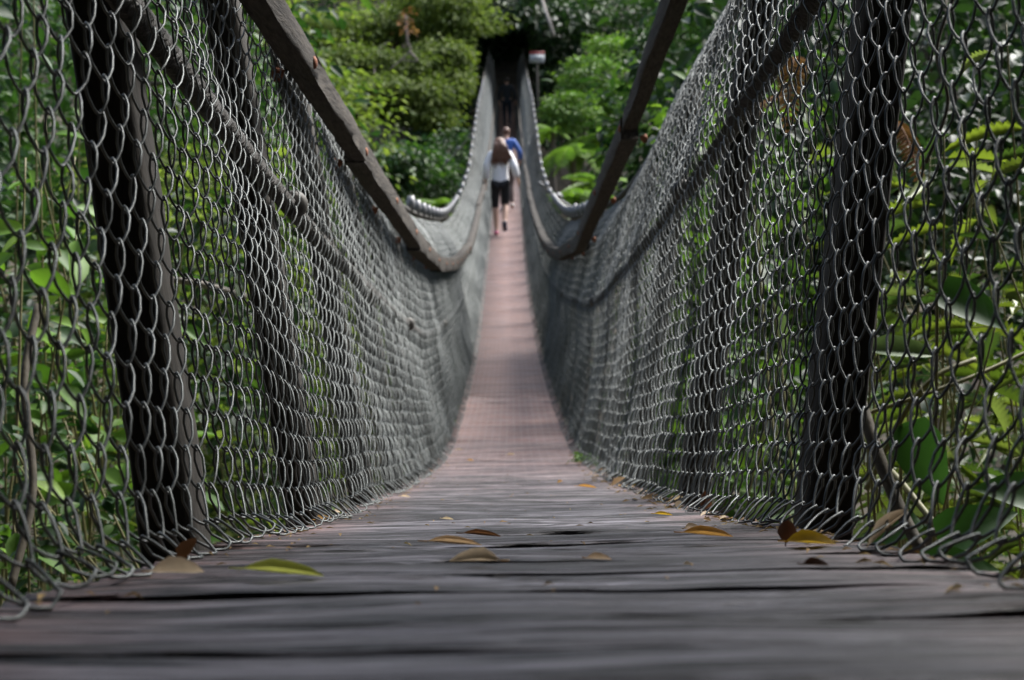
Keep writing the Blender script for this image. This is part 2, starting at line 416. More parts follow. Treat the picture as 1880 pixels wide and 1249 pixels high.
# posts
post_y = {-1: [.45, 1.42, 2.3, 3.22], 1: [.50, 1.62, 2.75, 3.97]}
for side, dy in ((-1, .92), (1, 1.2)):
    while post_y[side][-1] < 57: post_y[side].append(post_y[side][-1]+dy)
    for yy in post_y[side]:
        g = float(grow(yy)); n = 14
        v = np.linspace(-.10, 1.10*g, n)
        u = (.318+.155*np.clip(v/g, 0, 2)+.06*np.clip(v/g-.8, 0, 1))*(1+.22*(g-1))
        hw, hd = .028, .040
        cx = u+hw
        jit = rng.uniform(-.004, .004, 2)
        rings = []
        prof = [(-1, -.85), (-.85, -1), (.85, -1), (1, -.85), (1, .85), (.85, 1), (-.85, 1), (-1, .85)]
        for (a, b) in prof:
            rings.append(B(yy+b*hd+jit[0]*np.linspace(-1, 1, n)*2, side*(cx+a*hw+rng.uniform(-.0012, .0012, n)), v))
        V = np.stack(rings, 1).reshape(-1, 3)
        i = np.arange(n-1)[:, None]*8; j = np.arange(8)[None]; q = np.stack([i+j, i+(j+1) % 8, i+8+(j+1) % 8, i+8+j], -1).reshape(-1, 4)
        obj('post', V, [q, np.array([list(range(8)), list(range((n-1)*8, n*8))])], M['post'], bridge, smooth=False)

# handrails: straight timbers butted at joints, bolted to the posts
joints = {-1: [-.2, 1.5, 3.18, 5.35, 7.2, 9.2], 1: [-.1, 1.9, 3.95, 6.75, 9.35, 11.6]}
for side in (-1, 1):
    J = joints[side]
    while J[-1] < 56: J.append(J[-1]+2.1)
    for q, (ya, yb) in enumerate(zip(J[:-1], J[1:])):
        hgt = lambda y_: float(np.interp(y_, [0, 2, 4, 6, 9, 20, 60], [.66, .752, .85, .885, .875, .90, .95] if side < 0 else [1.05, 1.05, 1.035, .985, .935, .95, .95]))
        ga, gb = float(grow(ya)), float(grow(yb)); uin = .328
        off = random.uniform(-.007, .007)
        sz = float(np.interp((ya+yb)/2, [2.5, 7.5], [.60, 1.0])); rw, rt = .062*sz, .076*sz
        def corner(y_, a, b, g):     # a: 0 inner..1 outer, b: 0 top..1 bottom
            return B(y_, side*(uin+off+a*rw)*(1+.15*(g-1)), hgt(y_)-b*rt+off*1.5)
        n = 40; t = np.linspace(0, 1, n)
        pr = [(0, .03), (.03, 0), (.97, 0), (1, .03), (1, .97), (.97, 1), (.5, 1.0), (.03, 1), (0, .97), (0, .5)]
        rings = []
        for (a, b) in pr:
            A0, A1 = corner(ya+.002, a, b, ga), corner(yb-.002, a, b, gb)
            P = A0+(A1-A0)*t[:, None]
            P = P+np.stack([rng.normal(0, .0007, n)+.0012*np.sin(t*rng.uniform(8, 30)+a*9), 0*t, rng.normal(0, .0006, n)+.0014*np.sin(t*rng.uniform(8, 26)+b*7)], -1)
            rings.append(P)
        V = np.stack(rings, 1).reshape(-1, 3); m_ = len(pr)
        i = np.arange(n-1)[:, None]*m_; j = np.arange(m_)[None]; Q = np.stack([i+j, i+(j+1) % m_, i+m_+(j+1) % m_, i+m_+j], -1).reshape(-1, 4)
        rail = obj('handrail', V, [Q, np.array([list(range(m_)), list(range((n-1)*m_, n*m_))])], M['rail'], bridge, smooth=False)
        if ya < 13:
            for py in post_y[side]:
                if ya-.02 <= py < yb-.02:
                    t_ = (py-ya)/(yb-ya)
                    c = corner(ya, .55, 1.0, ga)+(corner(yb, .55, 1.0, gb)-corner(ya, .55, 1.0, ga))*t_
                    b_ = Acc()
                    for dx, dz_ in ((side*.036, .014),):
                        c1 = c+np.array([dx, -.012, dz_])
                        b_.add(*tube([c1, c1+[side*.004, -.0, -.012], c1+[side*.005, 0, -.018], c1+[side*.0052, 0, -.022]], [.011, .011, .0075, .006], 8))
                    b_.build('bolt', M['rust'], rail, smooth=False)
                    ci = corner(ya, 0, .45, ga)+(corner(yb, 0, .45, gb)-corner(ya, 0, .45, ga))*t_
                    bi = Acc(); bi.add(*tube([ci+[side*.003, 0, 0], ci+[-side*.002, 0, 0], ci+[-side*.005, 0, 0]], [.0115, .011, .006], 8))
                    bi.build('bolt_head', M['rust'], rail, smooth=False)
# guy wires steadying the bridge
for a, b in ((W(862, 372, 19), W(735, 425, 24)), (W(866, 246, 27), W(800, 318, 33)), (W(990, 335, 19), W(1085, 398, 24))):
    mid_ = (a+b)/2-[0, 0, .05]
    gw = obj('guy_wire', *(lambda v, q, t: (v, [q, t]))(*tube(curve([a, mid_, b], 8), .016, 6)), M['clamp'], bridge)
    for t_ in (.3, .62):
        c = a+(b-a)*t_
        obj('turnbuckle', *(lambda v, q, t: (v, [q, t]))(*tube([c, c+(b-a)*.02, c+(b-a)*.05, c+(b-a)*.07], [.02, .04, .04, .02], 8)), M['clamp'], gw)

# ------------------------------------------------------------------ terrain
def gz(x, y):
    x = np.asarray(x, float); y = np.asarray(y, float)
    base = np.interp(y, [-40, -20, -9, -3, 1.5, 5, 12, 26, 38, 45, 52, 57, 62, 80, 120, 160], [24, 12, 3.5, -.4, -.9, -2.2, -5.0, -4.5, -.6, 2.0, 4.2, 5.3, 7.0, 20, 48, 70])  # unseen bank behind the camera is raised to cut off low sky light
    near = np.clip(1-(y-3)/9, 0, 1)
    base = base+near*(np.clip(x-1.3, 0, 8)*.55+np.clip(-x-2.2, 0, 8)*.25)+(1-near)*np.clip(np.abs(x)-5, 0, 40)*.28*np.clip(1-(y-40)/20, 0, 1)
    return base+.25*np.sin(x*.9+y*.4)+.18*np.sin(x*.35-y*.8+1)+.06*np.sin(2.7*x+1.9*y)*np.clip(np.abs(x)/2, 0, 1)
gx = np.concatenate([np.linspace(-120, -20, 26)[:-1], np.linspace(-20, 20, 81), np.linspace(20, 120, 26)[1:]])
gy = np.concatenate([np.linspace(-40, -4, 13)[:-1], np.linspace(-4, 66, 141), np.linspace(66, 160, 32)[1:]])
GX, GY = np.meshgrid(gx, gy, indexing='ij')
V = np.stack([GX, GY, gz(GX, GY)], -1).reshape(-1, 3); ny_ = len(gy)
i, j = np.meshgrid(np.arange(len(gx)-1), np.arange(ny_-1), indexing='ij'); a = (i*ny_+j).ravel()
tag(obj('ground', V, [np.stack([a, a+ny_, a+ny_+1, a+1], 1)], M['soil'], recenter=False), None, None, None, 'structure')

# ------------------------------------------------------------------ foliage
def strip(widths, ys, fold=.12, bend=.18):
    """leaf blade: 3 verts per station; width and length are 1 at unit scale"""
    v = []
    for w_, y_ in zip(widths, ys):
        z = -bend*y_*y_
        v += [(-w_/2, y_, z+fold*w_), (0, y_, z), (w_/2, y_, z+fold*w_)]
    f = []
    for i in range(len(ys)-1):
        a = 3*i; f += [(a, a+1, a+4, a+3), (a+1, a+2, a+5, a+4)]
    return np.array(v), np.array(f)
KITE = strip([.06, 1, .04], [0, .45, 1])
OVATE = strip([.05, .6, .98, .92, .58, .05], [0, .16, .36, .6, .84, 1])
CORD = strip([.1, .85, 1.0, .9, .62, .3, .03], [0, .06, .28, .5, .72, .88, 1], .1, .3)
def serrated(T=10):
    w_, y_ = [.05], [0]
    for q in range(T):
        b = math.sin(math.pi*min(1, (q+.8)/T)**.75)**.6
        w_ += [max(.06, b), max(.05, b*.66)]; y_ += [.05+.9*(q+.62)/T, .05+.9*(q+.98)/T]
    w_.append(.02); y_.append(1); return strip(w_, y_, .16, .16)
SERR = serrated()
SERR5 = serrated(6)

def inst(tpl, P, axis, nrm, L, Wd):
    """copies of a template blade at P along axis, facing nrm"""
    tv, tf = tpl; n = len(P)
    ya = unit(axis); xa = unit(np.cross(ya, nrm)); za = np.cross(xa, ya)
    L = np.broadcast_to(L, (n,)); Wd = np.broadcast_to(Wd, (n,))
    V = P[:, None]+tv[None, :, 0, None]*Wd[:, None, None]*xa[:, None]+tv[None, :, 1, None]*L[:, None, None]*ya[:, None]+tv[None, :, 2, None]*L[:, None, None]*za[:, None]
    F = tf[None]+np.arange(n)[:, None, None]*len(tv)
    return V.reshape(-1, 3), F.reshape(-1, tf.shape[1])

def in_corridor(P, m=0):
    P = np.atleast_2d(P); y = P[:, 1]; g = grow(y); dz = P[:, 2]-np.interp(y, YS, ZS)
    return (np.abs(P[:, 0]-np.interp(y, YS, XS)) < .56*(1+.22*(g-1))+.10+m) & (dz > -.35-m) & (dz < 1.2*g+1.0+m) & (y > -2) & (y < 63)
def clumps(C, cr, per, L, tpl=KITE, wr=.5, flat=.45, droop=.35, out=None, clear=True):
    """leaf sprays about clump centres C (n,3)"""
    C = np.asarray(C, float); n = len(C)
    off = rng.normal(0, 1, (n, per, 3))*np.array([1, 1, flat])*np.broadcast_to(cr, (n,))[:, None, None]*.55
    P = (C[:, None]+off).reshape(-1, 3)
    ax = unit(off*np.array([1, 1, .5])+rng.normal(0, .35, off.shape)*np.broadcast_to(cr, (n,))[:, None, None]).reshape(-1, 3)
    if out is not None: ax = unit(ax+.6*np.repeat(out, per, 0))
    ax = unit(ax+[0, 0, -droop])
    nr = unit(np.array([0, 0, 1])+rng.normal(0, .45, ax.shape))
    keep = ~(in_corridor(P, L) | in_corridor(P+rng.normal(0, .55, (len(P), 1))*np.array([1, 0, .6])*(P[:, 1:2] > 20), L)) if clear else np.ones(len(P), bool); P, ax, nr = P[keep], ax[keep], nr[keep]
    LL = L*rng.uniform(.65, 1.25, len(P))
    return inst(tpl, P, ax, nr, LL, LL*wr*rng.uniform(.8, 1.2, len(P)))

def ellip(c, r, n, lo=.45):
    d = unit(rng.normal(0, 1, (n, 3))); rad = rng.uniform(lo**2, 1, n)**.5
    return np.array(c)+d*rad[:, None]*np.array(r), d

def woody(name, base, top, mat, crown_mat, blobs, label, cat, group=None, L=.12, cl=60, per=24, cr=.35, tpl=KITE, wr=.5, flat=.45, droop=.35, tr=.09, limbs=10, crown='crown', trunk='trunk'):
    """tree or shrub: tapered stem with limbs that reach into leaf clumps"""
    base = np.array(base, float); top = np.array(top, float)
    e = empty(name, base, label, cat, group)
    A = Acc(); T = Acc(); allc = []
    for (c, r, f) in blobs:
        n = max(4, int(cl*f)); C, d = ellip(c, r, n)
        A.add(*clumps(C, cr*rng.uniform(.7, 1.3, n), per, L, tpl, wr, flat, droop, d)); allc.append(C)
    allc = np.concatenate(allc)
    H = np.linalg.norm(top-base)
    m1 = base+(top-base)*.35+rng.normal(0, .03*H, 3)*[1, 1, 0]; m2 = base+(top-base)*.7+rng.normal(0, .035*H, 3)*[1, 1, 0]
    st = curve([base-[0, 0, .15], m1, m2, top], 6); T.add(*tube(st, np.linspace(tr, tr*.35, len(st)), 8))
    for q in rng.choice(len(allc), min(limbs, len(allc)), replace=False):
        k_ = rng.integers(int(len(st)*.3), len(st)-1); s_ = st[k_]; t_ = allc[q]
        if in_corridor(np.linspace(s_, t_, 9), .15).any(): continue
        mm = (s_+t_)/2+rng.normal(0, .08*np.linalg.norm(t_-s_), 3)
        cv = curve([s_, mm, t_], 5); T.add(*tube(cv, np.linspace(tr*.42, tr*.1, len(cv)), 5))
    A.build(crown, crown_mat, e); T.build(trunk, mat, e)
    return e

def frond(A, p, dirh, L, rise=.6, wid=.30, pairs=22, arch=1.0, pin=KITE):
    """one fern frond: arching rachis with paired pinnae"""
    t = np.linspace(0, 1, pairs+4)
    dirh = unit(np.array([dirh[0], dirh[1], 0]))
    rad = L*(.85*t+.0*t); z = L*(rise*t-arch*.62*t*t)
    R_ = np.array(p)+dirh*rad[:, None]+np.array([0, 0, 1])*z[:, None]
    side = np.array([-dirh[1], dirh[0], 0])
    tan = unit(np.gradient(R_, axis=0)); up = np.cross(side, tan); up = np.where(up[:, 2:] < 0, -up, up)
    i = np.arange(2, pairs+3); tt = t[i]
    ln = wid*L*np.clip(np.sin(np.pi*np.clip(tt*.86+.12, 0, 1)), .05, 1)**.8
    for s_ in (-1, 1):
        ax = unit(s_*side+tan[i]*.38-np.array([0, 0, .22])+rng.normal(0, .05, (len(i), 3)))
        A.add(*inst(pin, R_[i], ax, up[i]+rng.normal(0, .12, (len(i), 3)), ln, np.full(len(i), L/pairs*1.05)))
    return R_
def tree_fern(base, top, L, n, label, mat, group=None, rise=.55, arch=1.0, name='tree_fern', tr=.09, a0=0, a1=2*math.pi, dead=0, pin=SERR5):
    e = empty(name, base, label, 'fern', group)
    top = np.array(top, float)
    S = Acc()
    for q in range(n):
        an = a0+(a1-a0)*(q+rng.uniform(-.3, .3))/n
        A = Acc()
        Rr = frond(A, top, (math.cos(an), math.sin(an)), L*rng.uniform(.75, 1.25), rise*rng.uniform(.5, 1.6), .22, 26, arch*rng.uniform(.65, 1.25), pin)
        A.add(*tube(Rr[:-2], np.linspace(.012, .004, len(Rr)-2)*L/1.5, 4))
        A.build('frond', mat, e)
    for q in range(dead):
        an = rng.uniform(0, 6.28); A = Acc()
        Rr = frond(A, top-[0, 0, .05], (math.cos(an), math.sin(an)), L*.8, .1, .16, 20, 1.9); A.build('dead_frond', M['dead'], e)
    st = curve([np.array(base, float)-[0, 0, .2], (np.array(base)+top)/2+rng.normal(0, .05, 3), top], 8)
    obj('trunk', *(lambda v, q, t: (v, [q, t]))(*tube(st, np.linspace(tr*1.2, tr, len(st)), 9)), M['bark'], e)
    return e
def ground(px, py, d):
    p = W(px, py, d); return np.array([p[0], p[1], float(gz(p[0], p[1]))])

# far forest: one mass on the rising bank
def stuff_leaves(name, kind_label, mat, C, cr, per, L, **kw):
    v, f = clumps(C, cr, per, L, **kw)
    return tag(obj(name, v, [f], mat), None, None, None, 'stuff')
def hill_pts(n, x0, x1, y0, y1, h0, h1):
    x = rng.uniform(x0, x1, n); y = rng.uniform(y0, y1, n)
    return np.stack([x, y, gz(x, y)+rng.uniform(h0, h1, n)], 1)
C = hill_pts(1500, -30, 30, 57.5, 82, .2, 7.5); C = C[~((np.abs(C[:, 0]+.1) < 1.5) & (C[:, 1] < 63) & (C[:, 2] < gz(C[:, 0], C[:, 1])+4.0))]
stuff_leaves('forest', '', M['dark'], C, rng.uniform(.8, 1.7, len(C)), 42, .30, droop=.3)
C = hill_pts(420, -30, 30, 56.5, 74, 3, 9); C = C[~((np.abs(C[:, 0]+.1) < 1.8))]
stuff_leaves('forest_foliage', '', M['green'], C, rng.uniform(.7, 1.4, len(C)), 44, .26, droop=.35)
# undergrowth on both banks
C = hill_pts(900, -22, -1.4, 9, 55, .1, 2.2); stuff_leaves('undergrowth', '', M['green'], C, rng.uniform(.4, 1.0, len(C)), 40, .17)
C = hill_pts(900, 1.4, 22, 9, 55, .1, 1.7); stuff_leaves('undergrowth', '', M['green'], C, rng.uniform(.4, 1.0, len(C)), 40, .17)

# foliage closing over the far bridge mouth
n = 620; yy = rng.uniform(46.5, 66, n); an = rng.uniform(-.25, math.pi+.25, n); rr = rng.uniform(1.0, 2.8, n)
C = np.stack([bx(yy)+np.cos(an)*(rr+.35), yy, bz(np.minimum(yy, 60))+np.maximum(0, yy-60)*.2+.3+np.sin(an)*(rr+2.1)], 1)
C2 = np.stack([rng.uniform(-2.2, 2.0, 160), rng.uniform(64.5, 67, 160), rng.uniform(5.6, 12, 160)], 1)
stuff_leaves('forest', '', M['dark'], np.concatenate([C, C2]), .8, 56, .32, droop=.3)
# unseen wood over and behind the camera, added to shade the near end
n = 2000; C = np.stack([rng.uniform(-8, 8, n), rng.uniform(-8, 3.2, n), rng.uniform(3.2, 7.5, n)], 1)
C2 = np.stack([rng.uniform(-8, 8, 900), rng.uniform(-8, -2.6, 900), rng.uniform(-.5, 5, 900)], 1)
C3 = np.stack([np.where(rng.random(1900) < .25, -1, 1)*rng.uniform(2.2, 6, 1900), rng.uniform(-5, 2.6, 1900), rng.uniform(-.5, 6, 1900)], 1)
C3 = C3[np.abs(C3[:, 0]) > .55*C3[:, 1]+1.2]
stuff_leaves('shade_canopy', '', M['dark'], np.concatenate([C, C2, C3]), .75, 40, .20, tpl=OVATE)
# --- trees of the far bank
w = lambda px, py, d: W(px, py, d)
woody('tree', ground(735, 300, 46), w(735, 20, 45), M['bark'], M['olive'],
      [(w(px_, py_, d_), (rx_, 1.2, rz_), f_) for px_, py_, d_, rx_, rz_, f_ in ((640, 120, 43, 1.2, .5, .8), (600, 60, 44, 1.1, .6, .6), (760, 175, 42.5, 1.3, .55, .8), (700, 45, 45, 1.7, .6, .7), (820, 100, 44, .9, .45, .6), (665, 200, 42.5, .9, .25, .35), (800, 5, 45, 1.5, .5, .6), (730, 125, 43, 1.2, .4, .6), (850, 150, 43.5, .6, .35, .3), (790, 215, 42.5, .7, .2, .25), (610, 175, 43, .8, .4, .4), (860, 45, 45, .9, .5, .4), (690, 160, 42, .7, .3, .3))],
      'spreading olive green tree overhanging the gully just left of the far bridge mouth', 'tree', L=.17, cl=150, per=34, cr=.55, flat=.28, droop=.5, tr=.14, limbs=26)
woody('shrub', ground(1080, 330, 38), w(1080, 130, 38), M['bark'], M['lime'],
      [(w(1085, 150, 37), (.85, .7, .7), 1.0), (w(1050, 205, 36), (.7, .7, .5), .8), (w(1120, 100, 38), (.6, .6, .5), .5), (w(1130, 190, 37), (.5, .5, .5), .4)],
      'light green small leaved shrub above the ferns right of the bridge mouth', 'shrub', L=.10, cl=75, per=48, cr=.26, tpl=OVATE, wr=.5, tr=.06, limbs=16)
woody('tree', ground(1120, 120, 50), w(1120, -60, 50), M['barkgrey'], M['green'],
      [(w(1120, 30, 48), (2.2, 1.5, 1.0), 1.0), (w(1220, 100, 46), (1.6, 1.4, 1.2), 1.0), (w(1040, 10, 50), (1.4, 1.2, .9), .7), (w(1300, 20, 48), (2, 1.5, 1.5), 1.0)],
      'deep green tree high on the far bank behind the light green shrub', 'tree', L=.2, cl=90, per=34, cr=.5, tr=.13, limbs=18)
woody('shrub', ground(760, 400, 34), w(745, 300, 33), M['bark'], M['green'],
      [(w(740, 300, 32), (.75, .7, .5), 1.0), (w(790, 330, 34), (.8, .8, .7), 1.0), (w(720, 350, 33), (.6, .6, .6), .7), (w(845, 290, 36), (.7, .7, .8), .8)],
      'mid green bush under the olive tree left of the far bridge end', 'shrub', L=.15, cl=60, per=30, cr=.32, tpl=OVATE, tr=.05, limbs=14)
woody('tree', ground(850, 30, 56), w(850, -90, 56), M['bark'], M['green'],
      [(w(900, 20, 54.5), (2.2, 1.5, 1.1), 1.0), (w(960, 35, 55), (1.6, 1.2, .6), .7), (w(860, -30, 56), (2.6, 2, 1.5), 1.0)],
      'leafy tree arching its branches over the dark far bridge mouth', 'tree', L=.2, cl=90, per=34, cr=.5, tr=.15, limbs=16)
# ferns
for px, py, gd, L, n_, lab, mt, ri, ar in (
  (1052, 275, 35, 1.45, 13, 'large drooping yellow green tree fern beside the right cable, below the light shrub', 'fern', .30, 1.25),
  (1105, 255, 36, 1.35, 12, 'yellow green tree fern right of the largest one, against the right handrail', 'fern', .35, 1.2),
  (1058, 366, 31, 1.25, 15, 'bright low fern in the dip between right cable and right handrail', 'fern', .32, .75),
  (1100, 340, 33, 1.2, 12, 'bright fern just behind the low one, touching the right handrail', 'fern', .35, .9),
  (1140, 215, 39, 1.5, 16, 'deeper green tree fern with long fronds right of the light shrub', 'fernd', .45, .95),
  (1095, 195, 40, 1.3, 16, 'deep green tree fern under the light green shrub', 'fernd', .5, .95),
  (1015, 240, 43, .9, 12, 'fern half hidden behind the right cable near the far end', 'fern', .45, 1.0),
  (812, 376, 29, .95, 13, 'small bright fern showing in the dip of the left cable', 'fern', .3, .7),
  (700, 420, 26, .9, 12, 'deep green fern low behind the left handrail', 'fernd', .4, .9)):
    tp_ = w(px, py, gd); tree_fern([tp_[0]+.1, tp_[1]+.1, float(gz(tp_[0], tp_[1]))], tp_, L, n_, lab, M[mt], 'tree ferns on the far bank', rise=ri, arch=ar, tr=.07)
# bare twig at the top, dead bough in the olive tree
e = tag(obj('bough', *(lambda v, q, t: (v, [q, t]))(*tube(curve([w(985, -30, 43), w(1005, 30, 42), w(1018, 68, 42)], 6), [.05]*12+[.02], 6)), M['barkgrey']), 'bare grey bough hanging at the top right of the far bridge mouth', 'branch')
A = Acc()
A.add(*tube(curve([w(745, 30, 41.6), w(748, 75, 41.4), w(752, 95, 41.3), w(715, 128, 41)], 6), np.linspace(.05, .02, 19), 6)); A.add(*tube(curve([w(752, 95, 41.3), w(765, 112, 41.2), w(735, 110, 41.3)], 6), np.linspace(.05, .02, 13), 6))
bo = A.build('bough', M['bark']); tag(bo, 'short bare grey bough with rusty dead leaves in front of the olive tree', 'branch')
v, f = clumps([w(742, 40, 41.3), w(748, 55, 41.3), w(745, 22, 41.4)], .25, 22, .14); obj('dead_leaves', v, [f], M['dead'], bo)

# sign at the far right of the bridge mouth
sp = w(986, 108, 45.2); e = empty('sign', (sp[0], sp[1], float(gz(sp[0], sp[1]))), 'small white sign with red top band right of the far bridge mouth', 'sign')
M['white'] = plain_mat('white_paint', (.42, .43, .44), .5, 0, (.36, .37, .38), 8); M['red'] = plain_mat('red_paint', (.28, .045, .045), .5, 0, (.24, .04, .04), 8); M['greyp'] = plain_mat('grey_print', (.25, .27, .28), .6)
v, q = box(sp, (.24, .03, 0), (0, .02, 0), (0, 0, .13)); obj('board', v, [q], M['white'], e, False)
v, q = box(sp+[0, -.002, .180], (.24, .03, 0), (0, .02, 0), (0, 0, .048)); obj('red_band', v, [q], M['red'], e, False)
obj('wave_mark', *(lambda v, q, t: (v, [q, t]))(*tube(curve([sp+[-.17, -.046, -.06], sp+[-.05, -.035, .03], sp+[.06, -.02, -.01], sp+[.17, -.006, .05]], 8), .018, 5)), M['greyp'], e)
v, q = box([sp[0], sp[1]+.05, (sp[2]+e.location[2])/2], (.04, 0, 0), (0, .03, 0), (0, 0, (sp[2]-e.location[2])/2+.1)); obj('post', v, [q], M['post'], e, False)

# --- mid-distance trees and shrubs seen through the mesh
mids = [
 ('tree', 130, 120, 15, (2.2, 1.8, 2.0), 'green', .13, 'green tree standing left of the bridge behind the leaning near left post'),
 ('tree', 430, 130, 22, (2.0, 1.8, 1.6), 'olive', .14, 'yellow green tree seen through the upper left chain link'),
 ('shrub', 360, 480, 9, (.9, .9, .9), 'olive', .09, 'olive shrub low in the gully behind the second left post'),
 ('tree', 500, 230, 28, (1.7, 1.7, 2.0), 'green', .16, 'green tree behind the left handrail, nearer than the olive one'),
 ('tree', 1440, 330, 15, (1.2, 1.4, 1.5), 'lime', .14, 'bright green tree seen through the right chain link between posts'),
 ('tree', 1480, 60, 12, (1.6, 1.5, 1.3), 'green', .12, 'leafy tree behind the upper right mesh beside the near right post'),
 ('shrub', 1320, 620, 11, (.9, 1.0, .9), 'lime', .10, 'low lime green shrub behind the right mesh beyond the second post'),
 ('tree', 1750, 60, 10, (1.6, 1.3, 1.2), 'dark', .11, 'dark leaved tree filling the upper right corner'),
 ('shrub', 560, 560, 15, (1.2, 1.2, 1.0), 'olive', .12, 'olive bush far down behind the left mesh'),
]
for nm, px, py, d, r, mt, L, lab in mids:
    c = w(px, py, d); b = np.array([c[0], c[1]+.2, float(gz(c[0], c[1]+.2))])
    woody(nm, b, c+[0, 0, r[2]*.5], M['bark'], M[mt], [(c, r, 1.0), (c+[r[0]*.6, .3, -r[2]*.7], np.array(r)*.7, .6), (c+[-r[0]*.6, .2, -r[2]*.8], np.array(r)*.7, .6), (c+[0, 0, -r[2]*1.3], np.array(r)*.75, .6)],
          lab, nm, L=L, cl=85, per=32, cr=.34*r[0]/1.6, tpl=OVATE if d < 13 else KITE, tr=.05+.03*r[0], limbs=22)

# --- close broad-leaved plants on the left bank
def leafy_plant(name, base, tips, label, mat, tpl, L, wr, n, group=None, stem='stem', spread=.8, droop=.35, sr=.006, lo=.25):
    e = empty(name, base, label, 'plant', group); A = Acc(); S = Acc()
    for tp in tips:
        mid_ = (np.array(base)+tp)/2+rng.normal(0, .10, 3)
        cv = curve([base, mid_, tp], 16); S.add(*tube(cv, np.linspace(sr*1.5, sr*.5, len(cv)), 6))
        idx = rng.uniform(lo, 1, n); P = np.stack([np.interp(idx, np.linspace(0, 1, len(cv)), cv[:, q]) for q in range(3)], 1)
        an = rng.uniform(0, 6.28, n)
        ax = np.stack([np.cos(an)*spread, np.sin(an)*spread, rng.uniform(-.5, .6, n)-droop*.5], 1)
        pet = P+unit(ax)*L*.25
        ok = ~(in_corridor(pet, L) | in_corridor(P, .02)); P, ax, pet = P[ok], ax[ok], pet[ok]; n_ = len(P)
        if n_ == 0: continue
        for a_, b_ in zip(P, pet): S.add(*tube(np.array([a_, (a_+b_)/2+[0, 0, .003], b_]), sr*.35, 4, False))
        LL = L*rng.uniform(.6, 1.25, n_)
        A.add(*inst(tpl, pet, ax, unit(np.array([0, -.35, 1])+rng.normal(0, .45, (n_, 3))), LL, LL*wr*rng.uniform(.85, 1.15, n_)))
    A.build('foliage', mat, e); S.build(stem, M['stem'] if sr < .008 else M['twig'], e)
    return e
left = [
 (30, 420, 3.7, 'broad', .11, 'glossy broad leaved plant at the far left edge behind the mesh', 18, 'lime'),
 (60, 680, 3.6, 'broad', .075, 'small leaved plant behind the lower left corner of the mesh', 30, 'green'),
 (270, 500, 4.4, 'lime', .10, 'bright lime plant between the first and second left posts', 14, 'lime'),
 (300, 760, 4.8, 'olive', .06, 'olive plant low behind the left mesh beside the near post', 34, 'olive'),
 (420, 700, 6.0, 'olive', .07, 'yellow green plant behind the second left post', 24, 'olive'),
 (150, 880, 3.4, 'green', .05, 'dense tangled plant below the left end of the deck', 40, 'green'),
 (600, 700, 7.5, 'lime', .06, 'lime plant far down the left mesh past the second post', 30, 'lime'),
 (80, 200, 5.0, 'green', .10, 'tall green plant in the upper left corner behind the mesh', 22, 'green'),
]
for px, py, d, _, L, lab, n, mt in left:
    c = w(px, py, d); b = np.array([c[0]+rng.uniform(-.2, .2), c[1]+.1, float(gz(c[0], c[1]+.1))])
    tips = [c+rng.normal(0, .16*d/4, 3)+[0, 0, .12*d/4] for q in range(7)]
    leafy_plant('plant', b, tips, lab, M[mt], OVATE, L, .5, n, sr=.005, lo=.45 if d > 4 else .3)
# thicket close behind the left mesh and the right mesh (nobody could count it)
def near_pts(n, px0, px1, py0, py1, d0, d1):
    return np.array([w(rng.uniform(px0, px1), rng.uniform(py0, py1), rng.uniform(d0, d1)) for q in range(n)])
C = near_pts(250, -150, 560, 330, 1120, 4.8, 9.0); v1 = clumps(C, .16, 20, .06, OVATE)
C2 = near_pts(240, -150, 560, -60, 420, 9, 14.0); v2 = clumps(C2, .35, 22, .11, OVATE)
C3 = near_pts(150, 180, 600, 300, 1000, 5.5, 10); v3 = clumps(C3, .18, 18, .06, OVATE); tag(obj('thicket', v3[0], [v3[1]], M['olive']), None, None, None, 'stuff')
A = Acc(); A.add(*v1); A.add(*v2); half = (len(C)*7)//10
v4 = clumps(C[:half], .17, 20, .07, OVATE); tag(obj('thicket', v4[0], [v4[1]], M['dark']), None, None, None, 'stuff')
A = Acc(); A.add(*clumps(C[half:], .15, 20, .065, OVATE)); A.add(*v2)
tag(A.build('thicket', M['green']), None, None, None, 'stuff')
C = near_pts(190, 1180, 2050, 150, 1150, 4.8, 8.5); v1 = clumps(C, .2, 20, .07, OVATE)
C2 = near_pts(260, 1180, 2050, -80, 500, 7, 12.0); v2 = clumps(C2, .3, 24, .10, OVATE)
A = Acc(); A.add(*v1); A.add(*v2); tag(A.build('thicket', M['dark']), None, None, None, 'stuff')
C = near_pts(100, 1180, 1480, 150, 900, 5.5, 10); v, f = clumps(C, .22, 20, .09, OVATE); tag(obj('thicket', v, [f], M['lime']), None, None, None, 'stuff')

